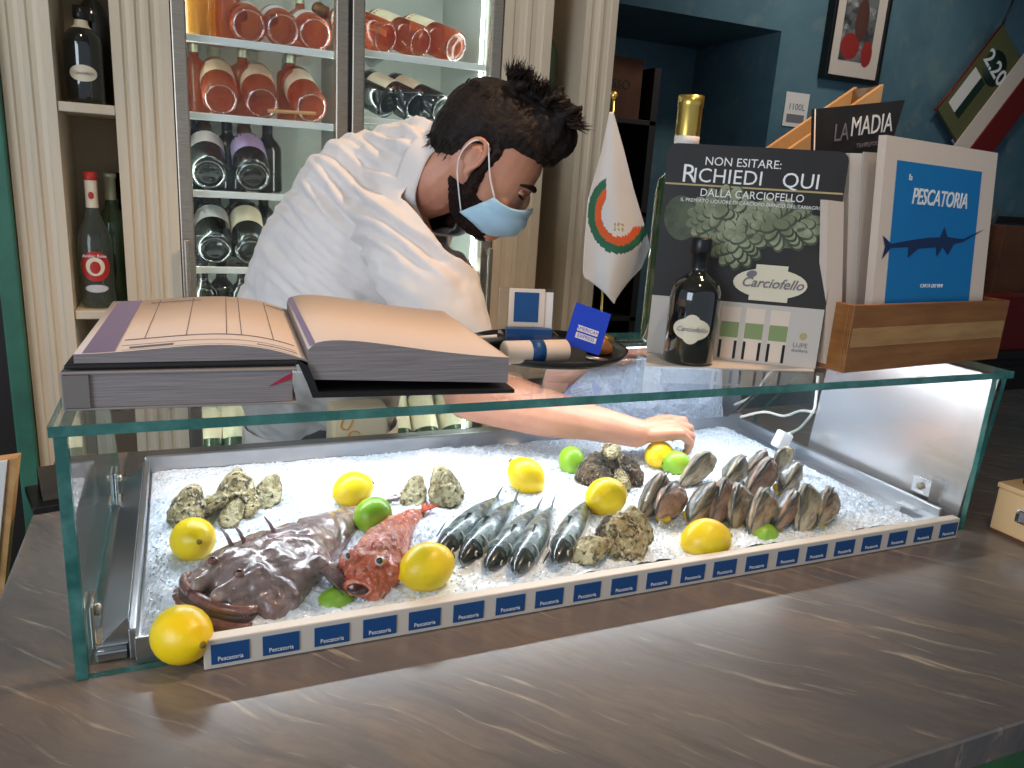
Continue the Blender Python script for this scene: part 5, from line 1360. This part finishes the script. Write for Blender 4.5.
# torso core under the shirt
pel = L_(dp(322,395,1.74)); wst = L_(dp(318,325,1.60)); chs = L_(dp(350,235,1.48)); ub = L_(dp(392,192,1.42))
chain(bm, [(NB,.05),(ub,.055),(chs,.10),(wst,.12),(pel,.13)])
# right arm (near camera)
shR = L_(dp(400,205,1.32)); elR = L_(dp(470,394,1.33)); wr = L_(onz(636,433,1.125))
chain(bm, [(ub,.045),(shR,.036),(shR.lerp(elR,.5),.042),(elR,.046)])
fa = [elR, elR.lerp(wr,.22), elR.lerp(wr,.45), elR.lerp(wr,.72), wr]; fa[1] += Vector((0,0,.002)); fa[2] += Vector((0,0,-.002))
chain(bm, list(zip(fa,[.046,.048,.042,.032,.0255])))
# left arm hidden behind
shL = L_(dp(425,195,1.62)); elL = L_(dp(405,300,1.66)); wrL = L_(dp(395,345,1.52)); chain(bm, [(ub,.07),(shL,.058),(elL,.042),(wrL,.027)])
# hands
def hand(bm, W, D, S, curl, thumb_side, sc=1.0, lim=None):
    """W wrist, D forward, S lateral (toward pinky), up = back of hand"""
    D = Vector(D).normalized(); S = Vector(S); S = (S-D*S.dot(D)).normalized(); U = S.cross(D) if thumb_side > 0 else D.cross(S)
    if U.z < 0: U = -U
    def g(f, s, u): return W + (D*f + S*s + U*u)*sc
    chain(bm, [(g(.0,0,0),.021*sc),(g(.03,0,.001),.021*sc)])
    for s in (-.024,-.008,.008,.023): chain(bm, [(g(.018,s*.6,.0),.0145*sc),(g(.060,s*.95,.002),.0135*sc),(g(.082,s*1.08,.0),.0115*sc)])
    Ls = [(.040,.024,.020),(.044,.027,.021),(.040,.026,.020),(.032,.020,.018)]
    for i, s in enumerate((-.027,-.009,.009,.026)):
        p = g(.082,s,0); a = -math.radians(curl[i][0]); pts = [(p,.0100*sc)]
        for j in range(3):
            d = D*math.cos(a)+U*math.sin(a)+S*(s*3.0)*(1 if j == 0 else .0); d.normalize(); p = p+d*Ls[i][j]*sc; pts.append((p,(.0084,.0077,.0066)[j]*sc*(1 if i < 3 else .9)))
            if j < 2: a -= math.radians(curl[i][j+1])
        chain(bm, pts)
    # thumb from side of palm
    t0 = g(.020,-.024,-.004); t1 = g(.050,-.040,-.014); t2 = g(.078,-.034,-.028); t3 = g(.094,-.020,-.040)
    chain(bm, [(t0,.0145*sc),(t1,.0115*sc),(t2,.0098*sc),(t3,.0085*sc)])
    return g
kn = L_(onz(692,428,1.13)); Dd = (kn-wr); Dd.z = .012
gR = hand(bm, wr, Dd, (-.05,-1,-.25), [(14,52,34),(20,54,34),(30,58,34),(42,58,34)], 1, .9)
hand(bm, wrL, (.6,-.6,-.2), (-.5,-.5,0), [(30,40,30)]*4, 1, .8)
# legs
ft = [Vector((0,-.10,.07)), Vector((.0,.12,.07))]
hipz = 0.90
for s, f in ((-1,ft[0]),(1,ft[1])):
    hj = pel+Vector((0,.09*s,-.04)); kn_ = Vector((f.x+.03,f.y,.50)); chain(bm, [(pel,.12),(hj,.085),(kn_,.058),(f,.042),(f+Vector((.13,-.03,-.035)),.032)])
me = remesh(bm, .0026, 4, .5)
body = linkme('body', me, m_skin, pe)
# nails on the visible fingers are under the hand; knuckle creases via bump
# eyes, brows
for s in (-1,1):
    bm = bmesh.new(); ellip(bm, (.0815,s*.031,.004), (.0105,.013,.008), HM); link('eyelid', bm, m_skin, pe, True)
    link('eyelashes', tb([hp(.0935-.007*(math.cos(a)+.6)**2*.5,s*(.031+.013*math.cos(a)),.000-.002*math.sin(a)) for a in [PI*k/8 for k in range(9)]], +.0017, 6), m_hair, pe)
    link('eyebrow', tb([hp(.1005-.0007*k*k,s*(.012+.0065*k),.021+.0024*k-.0006*k*k) for k in range(7)], [.003,.0046,.005,.0046,.004,.003,.0015], 8), m_hair, pe)
# hair : cap plus tufts
bm = bmesh.new()
hs_ = [(.010,-.040,.066,.068),(.03,-.035,.074,.0765),(.055,-.018,.092,.079),(.075,-.006,.101,.076),(.098,-.006,.090,.066),(.116,-.008,.068,.050),(.130,-.008,.040,.03)]
rings = []
head_loft(bm, .004, hs_)
head_loft(bm, .004, [(-.045,-.058,.030,.044),(-.03,-.058,.036,.052),(-.01,-.052,.048,.062),(.012,-.040,.066,.069)])
ellip(bm, (.052,0,.116), (.062,.060,.044), HM); ellip(bm, (.066,0,.094), (.038,.054,.034), HM); ellip(bm, (.0,0,.118), (.06,.05,.026), HM)
for s in (-1,1): chain(bm, [(hp(.012,s*.0695,.03),.012),(hp(.010,s*.069,-.002),.009),(hp(.006,s*.066,-.03),.008)])
for k in range(60):
    rr_ = rr.uniform(0,1); x = rr.uniform(-.04,.074); y = rr.uniform(-.052,.052); z = .128+.022*math.cos(x*14-.6)-.004*abs(y)/.05
    d = Vector((.35+rr.uniform(-.5,.6), rr.uniform(-.6,.6), .9)).normalized()*rr.uniform(.02,.036); a = Vector((x,y,z)); chain(bm, [(HM@a,.010),(HM@(a+d),.0045)])
me = remesh(bm, .003, 2, .4)
inv = HM.inverted()
def hf(p, n):
    q = inv @ p; return .0028*nz((q.x*30,q.y*70,q.z*30+q.x*25)) + .0016*nz(q,150,2)
displace(me, hf); hair = linkme('hair', me, m_hair, pe)
bm = bmesh.new()
for k in range(1500):
    if k < 1000:
        x = rr.uniform(-.055,.084); y = rr.uniform(-.062,.062); z = .124+.028*math.cos((x-.02)*12)*(1-(y/.075)**2*.5)
        d = Vector((.5*math.sin(x*40+y*30)+.3+(x-.02)*4, y*8+rr.uniform(-.5,.5), rr.uniform(.3,1.0))).normalized()
    else:
        a = rr.uniform(.6*PI,1.4*PI); z = rr.uniform(-.03,.10); x = -.02+.085*math.cos(a); y = .075*math.sin(a); d = Vector((-.25,y*3,-.9))
        d.normalize()
    l = rr.uniform(.018,.042) if k < 1000 else rr.uniform(.008,.014)
    p0 = Vector((x,y,z)); c_ = Vector((rr.uniform(-.4,.6),rr.uniform(-.5,.5),-.2))*l*.5
    tube(bm, [HM@p0, HM@(p0+d*l*.5+c_*.3), HM@(p0+d*l+c_)], [.0013,.0010,.0002], 3, cap=False)
link('hair_strands', bm, m_hair, hair)
# beard shell around jaw
bm = bmesh.new()
bs = [(-.108,.050,.020,.022),(-.100,.048,.036,.038),(-.085,.036,.054,.0505),(-.066,.022,.070,.0605),(-.048,.012,.0775,.0655)]
head_loft(bm, .0035, bs)
for s in (-1,1): chain(bm, [(hp(.014,s*.064,-.05),.013),(hp(.010,s*.068,-.022),.010),(hp(.009,s*.0705,.004),.007)])
me = remesh(bm, .003, 3, .5); displace(me, lambda p, n: .0022*nz(p,160)+.0012*nz(p,320,4)); linkme('beard', me, m_beard, pe)
# mask
bm = bmesh.new(); NU, NV = 34, 16; rows = []
for j in range(NV+1):
    v = j/NV; row = []
    xf = .129-.046*max(0,v-.45)**1.7/.36-.012*(1-v)**3; xc = .054-.032*v; yc = .073-.006*v
    for i in range(NU+1):
        u = -1+2*i/NU; a = u*PI/2; sa = abs(math.sin(a)); ca = math.cos(a)
        x = xc+(xf-xc)*max(ca,0)**.75; y = yc*math.sin(a); z2 = (-.002-.092*v)*(1-sa**1.6)+(-.030-.056*v)*sa**1.6
        fold = .0018*math.sin(v*PI*7)*(1-.5*sa); row.append(bm.verts.new(HM @ Vector((x+fold*ca, y+fold*math.sin(a), z2))))
    rows.append(row)
for j in range(NV):
    for i in range(NU):
        f = bm.faces.new((rows[j][i],rows[j+1][i],rows[j+1][i+1],rows[j][i+1])); f.smooth = True
mk_ = link('face_mask', bm, m_mask, pe); md = mk_.modifiers.new('t','SOLIDIFY'); md.thickness = .0014
for s in (-1,1):
    link('ear_loop', tb(spline([hp(.055,s*.070,-.030),hp(.028,s*.078,-.008),hp(.002,s*.084,.022),hp(-.010,s*.085,.032),hp(-.028,s*.090,.020),hp(-.032,s*.088,-.008),hp(-.022,s*.082,-.032),hp(.000,s*.074,-.058),hp(.024,s*.062,-.084)],5), .0013, 6), m_loop, mk_)
# ---------------------------------------------------------------- shirt
bm = bmesh.new()
chain(bm, [(L_(dp(458,176,1.32)),.084),(L_(dp(446,176,1.335)),.088),(L_(dp(434,176,1.345)),.094),(L_(dp(400,186,1.42)),.108),(L_(dp(372,215,1.46)),.150),(L_(dp(345,268,1.52)),.168),(L_(dp(318,330,1.60)),.172),(pel,.175)])
chain(bm, [(L_(dp(395,210,1.36)),.085),(L_(dp(412,240,1.30)),.082),(L_(dp(432,290,1.28)),.078),(L_(dp(446,328,1.28)),.074)])
chain(bm, [(L_(dp(420,200,1.55)),.08),(shL,.075),(elL,.062),(elL.lerp(wrL,.6),.045)])
me = remesh(bm, .0045, 10, .5)
# open the sleeve end and neck: remove faces beyond planes
sA = L_(dp(432,290,1.28)); sB = L_(dp(446,328,1.28)); sd_ = (sB-sA).normalized(); fold_d = (L_(dp(470,330,1.26))-L_(dp(300,200,1.42))).normalized()
f2 = fold_d.cross(Vector((.391,.885,-.25)).normalized()).normalized()
D2 = (L_(dp(330,330,1.4))-L_(dp(420,150,1.38))).normalized(); E2_ = D2.cross(Vector((.391,.885,-.25)).normalized()).normalized()
piv = L_(dp(395,215,1.28))
def sf(p, n):
    w_ = .02*nz(p,7,1)
    # folds sweeping along the sleeve / back
    a = (p.dot(f2)+w_)*1.0; f = mnoise.noise(Vector((a*34, p.dot(fold_d)*5, 2)))
    g = mnoise.noise(Vector(((p.dot(E2_)+w_)*26, p.dot(D2)*4, 9)))
    dist = (p-piv).length; k = max(0,1-abs(dist-.10)/.20)
    return (.019*k+.004)*(-abs(f)*1.7+.35) + .006*g + .0015*nz(p,60,5)
displace(me, sf)
b2 = bmesh.new(); b2.from_mesh(me)
endp = L_(dp(446,328,1.28))+sd_*.045
NC = L_(dp(432,177,1.35)); ndir = (hp(-.005,0,-.06)-NC).normalized(); npos = NC+ndir*.060
hem = pel.z-.13
kill = [v for v in b2.verts if ((v.co-npos).dot(ndir) > 0 and (v.co-npos).length < .16 and ((v.co-npos)-ndir*(v.co-npos).dot(ndir)).length < .105) or ((v.co-endp).dot(sd_) > 0 and (v.co-endp).length < .16) or v.co.z < hem]
bmesh.ops.delete(b2, geom=kill, context='VERTS')
bv = [v for v in b2.verts if any(e.is_boundary for e in v.link_edges)]
for it in range(10):
    new = {}
    for v in bv:
        nb_ = [e.other_vert(v).co for e in v.link_edges if e.is_boundary]
        if len(nb_) == 2: new[v] = v.co*.4+(nb_[0]+nb_[1])*.3
    for v, c in new.items(): v.co = c
sh = link('shirt', b2, m_shirt, pe, True); md = sh.modifiers.new('t','SOLIDIFY'); md.thickness = .0025; md.offset = 1
# collar: standing band
cd_ = ndir; ux = cd_.orthogonal().normalized(); uy = cd_.cross(ux)
bm = bmesh.new(); rows = []
for j in range(7):
    t = j/6; r0 = .096-.012*t+.003*math.sin(t*PI); c = npos+cd_*(-.032+.046*t); n = 48
    rows.append([bm.verts.new(c+(ux*math.cos(2*PI*i/n)+uy*math.sin(2*PI*i/n))*(r0*(1+.02*math.sin(i*.9)))) for i in range(n)])
for a, b in zip(rows, rows[1:]):
    for i in range(48): f = bm.faces.new((a[i],a[(i+1)%48],b[(i+1)%48],b[i])); f.smooth = True
co = link('collar', bm, m_shirt, sh); md = co.modifiers.new('t','SOLIDIFY'); md.thickness = .003
# trousers and apron, shoes
bm = bmesh.new()
for s, f in ((-1,ft[0]),(1,ft[1])):
    hj = pel+Vector((0,.09*s,-.04)); kn_ = Vector((f.x+.03,f.y,.50)); chain(bm, [(pel,.135),(hj,.10),(kn_,.075),(f+Vector((0,0,.05)),.062)])
me = remesh(bm, .008, 6); linkme('trousers', me, m_blackm, pe)
for s, f in ((-1,ft[0]),(1,ft[1])):
    bm = bmesh.new(); chain(bm, [(f+Vector((-.03,.0,-.028)),.042),(f+Vector((.05,-.01,-.028)),.042),(f+Vector((.15,-.034,-.034)),.036)])
    box(bm, (f.x-.07,f.y-.05,.002),(f.x+.05,f.y+.04,.02)); me = remesh(bm, .006, 4); linkme('shoe', me, m_black, pe)
# apron wrapped round the front
bm = bmesh.new(); rows = []; n = 30; acol = []
c0 = Vector((pel.x, pel.y, 0))
for j in range(21):
    t = j/20; z = pel.z-.06-.5*t; row = []
    for i in range(n+1):
        a = math.radians(-178+350*i/n); r0 = .172+.012*math.sin(a*9+t*2)*t+.01*t; row.append(bm.verts.new((c0.x+r0*math.cos(a), c0.y+r0*math.sin(a), z)))
    rows.append(row)
for a, b in zip(rows, rows[1:]):
    for i in range(n): f = bm.faces.new((a[i],b[i],b[i+1],a[i+1])); f.smooth = True
ap = link('apron', bm, m_white, pe); md = ap.modifiers.new('t','SOLIDIFY'); md.thickness = .002
# ================================================================ paper sack behind the case
def oyp(px, py): return ony(px, py, 1.41)
ps = ony(357,470,1.41); pzb = ZC-.30
st_ = thing('work_shelf', 'low steel work shelf behind the counter, seen through the glass', 'shelf', (.35,1.44,0))
link('top', bx((-.25,-.055,.80),(.75,.055,.82),.002), m_steeld, st_)
for x in (-.24,.72): link('leg', bx((x,-.04,0),(x+.02,.04,.7995)), m_steeld, st_)
sk = thing('paper_sack', 'cream paper sack with orange letters standing behind the glass case', 'sack', (ony(357,440,1.44).x,1.44,.8206))
bm = bmesh.new(); zt2 = ony(357,404,1.44).z-.8206
box(bm, (-.055,-.035,0),(.055,.035,max(.12,zt2)),.006); link('sack_body', bm, mat('cream sack', (232,214,176), .7), sk)
for i, (c_, px, py) in enumerate((('U',346,425),('C',353,437),('C',360,450))):
    p = ony(px, py, 1.4035)-Vector(sk.location); text(c_, .036, frame((p.x,-.0362,p.z),(1,0,-.4),(.4,0,1)), mat('orange print %d'%i if 0 else 'orange print', (230,160,50), .6) if 'orange print' not in MATS else MATS['orange print'], sk)
# ================================================================ lights
def area(name, loc, target, size, energy, col, sy=None, spread=None):
    l = bpy.data.lights.new(name, 'AREA'); l.energy = energy; l.color = col; l.size = size
    if sy: l.shape = 'RECTANGLE'; l.size_y = sy
    if spread: l.spread = spread
    o = bpy.data.objects.new(name, l); COL.objects.link(o); o.location = loc
    o.rotation_euler = (Vector(target)-Vector(loc)).to_track_quat('-Z','Y').to_euler(); return o
def spot(name, loc, target, energy, col, ang=60, blend=.6, r=.05):
    l = bpy.data.lights.new(name, 'SPOT'); l.energy = energy; l.color = col; l.spot_size = math.radians(ang); l.spot_blend = blend; l.shadow_soft_size = r
    o = bpy.data.objects.new(name, l); COL.objects.link(o); o.location = loc
    o.rotation_euler = (Vector(target)-Vector(loc)).to_track_quat('-Z','Y').to_euler(); return o
spot('overhead_spot', (1.05,.75,2.85), (.45,1.25,1.3), 80, (1,.66,.42), 60, .7, .06)
spot('overhead_spot', (.5,.1,2.85), (.5,.5,1.0), 24, (1,.76,.54), 75, .8, .08)
spot('overhead_spot', (-.2,1.0,2.85), (.1,1.9,1.5), 14, (1,.82,.62), 80, .8, .08)
spot('overhead_spot', (1.0,1.2,2.85), (.9,1.95,1.5), 13, (1,.80,.60), 70, .8, .08)
area('window_light', (-1.9,-.5,1.9), (.3,.9,1.0), 1.2, 38, (.76,.86,1), 1.4)
spot('overhead_spot', (2.2,1.6,2.85), (2.5,2.6,1.8), 30, (1,.93,.84), 95, .8, .1)  # fill lamp added to brighten the blue wall at the right
area('case_led', (.5,1.044,ZG-T-.012), (.5,.93,1.05), 1.12, 4.3, (.86,.93,1), .008)
w = bpy.data.worlds.new('world'); SC.world = w; w.use_nodes = True
w.node_tree.nodes['Background'].inputs[0].default_value = (.75,.86,1,1); w.node_tree.nodes['Background'].inputs[1].default_value = .45
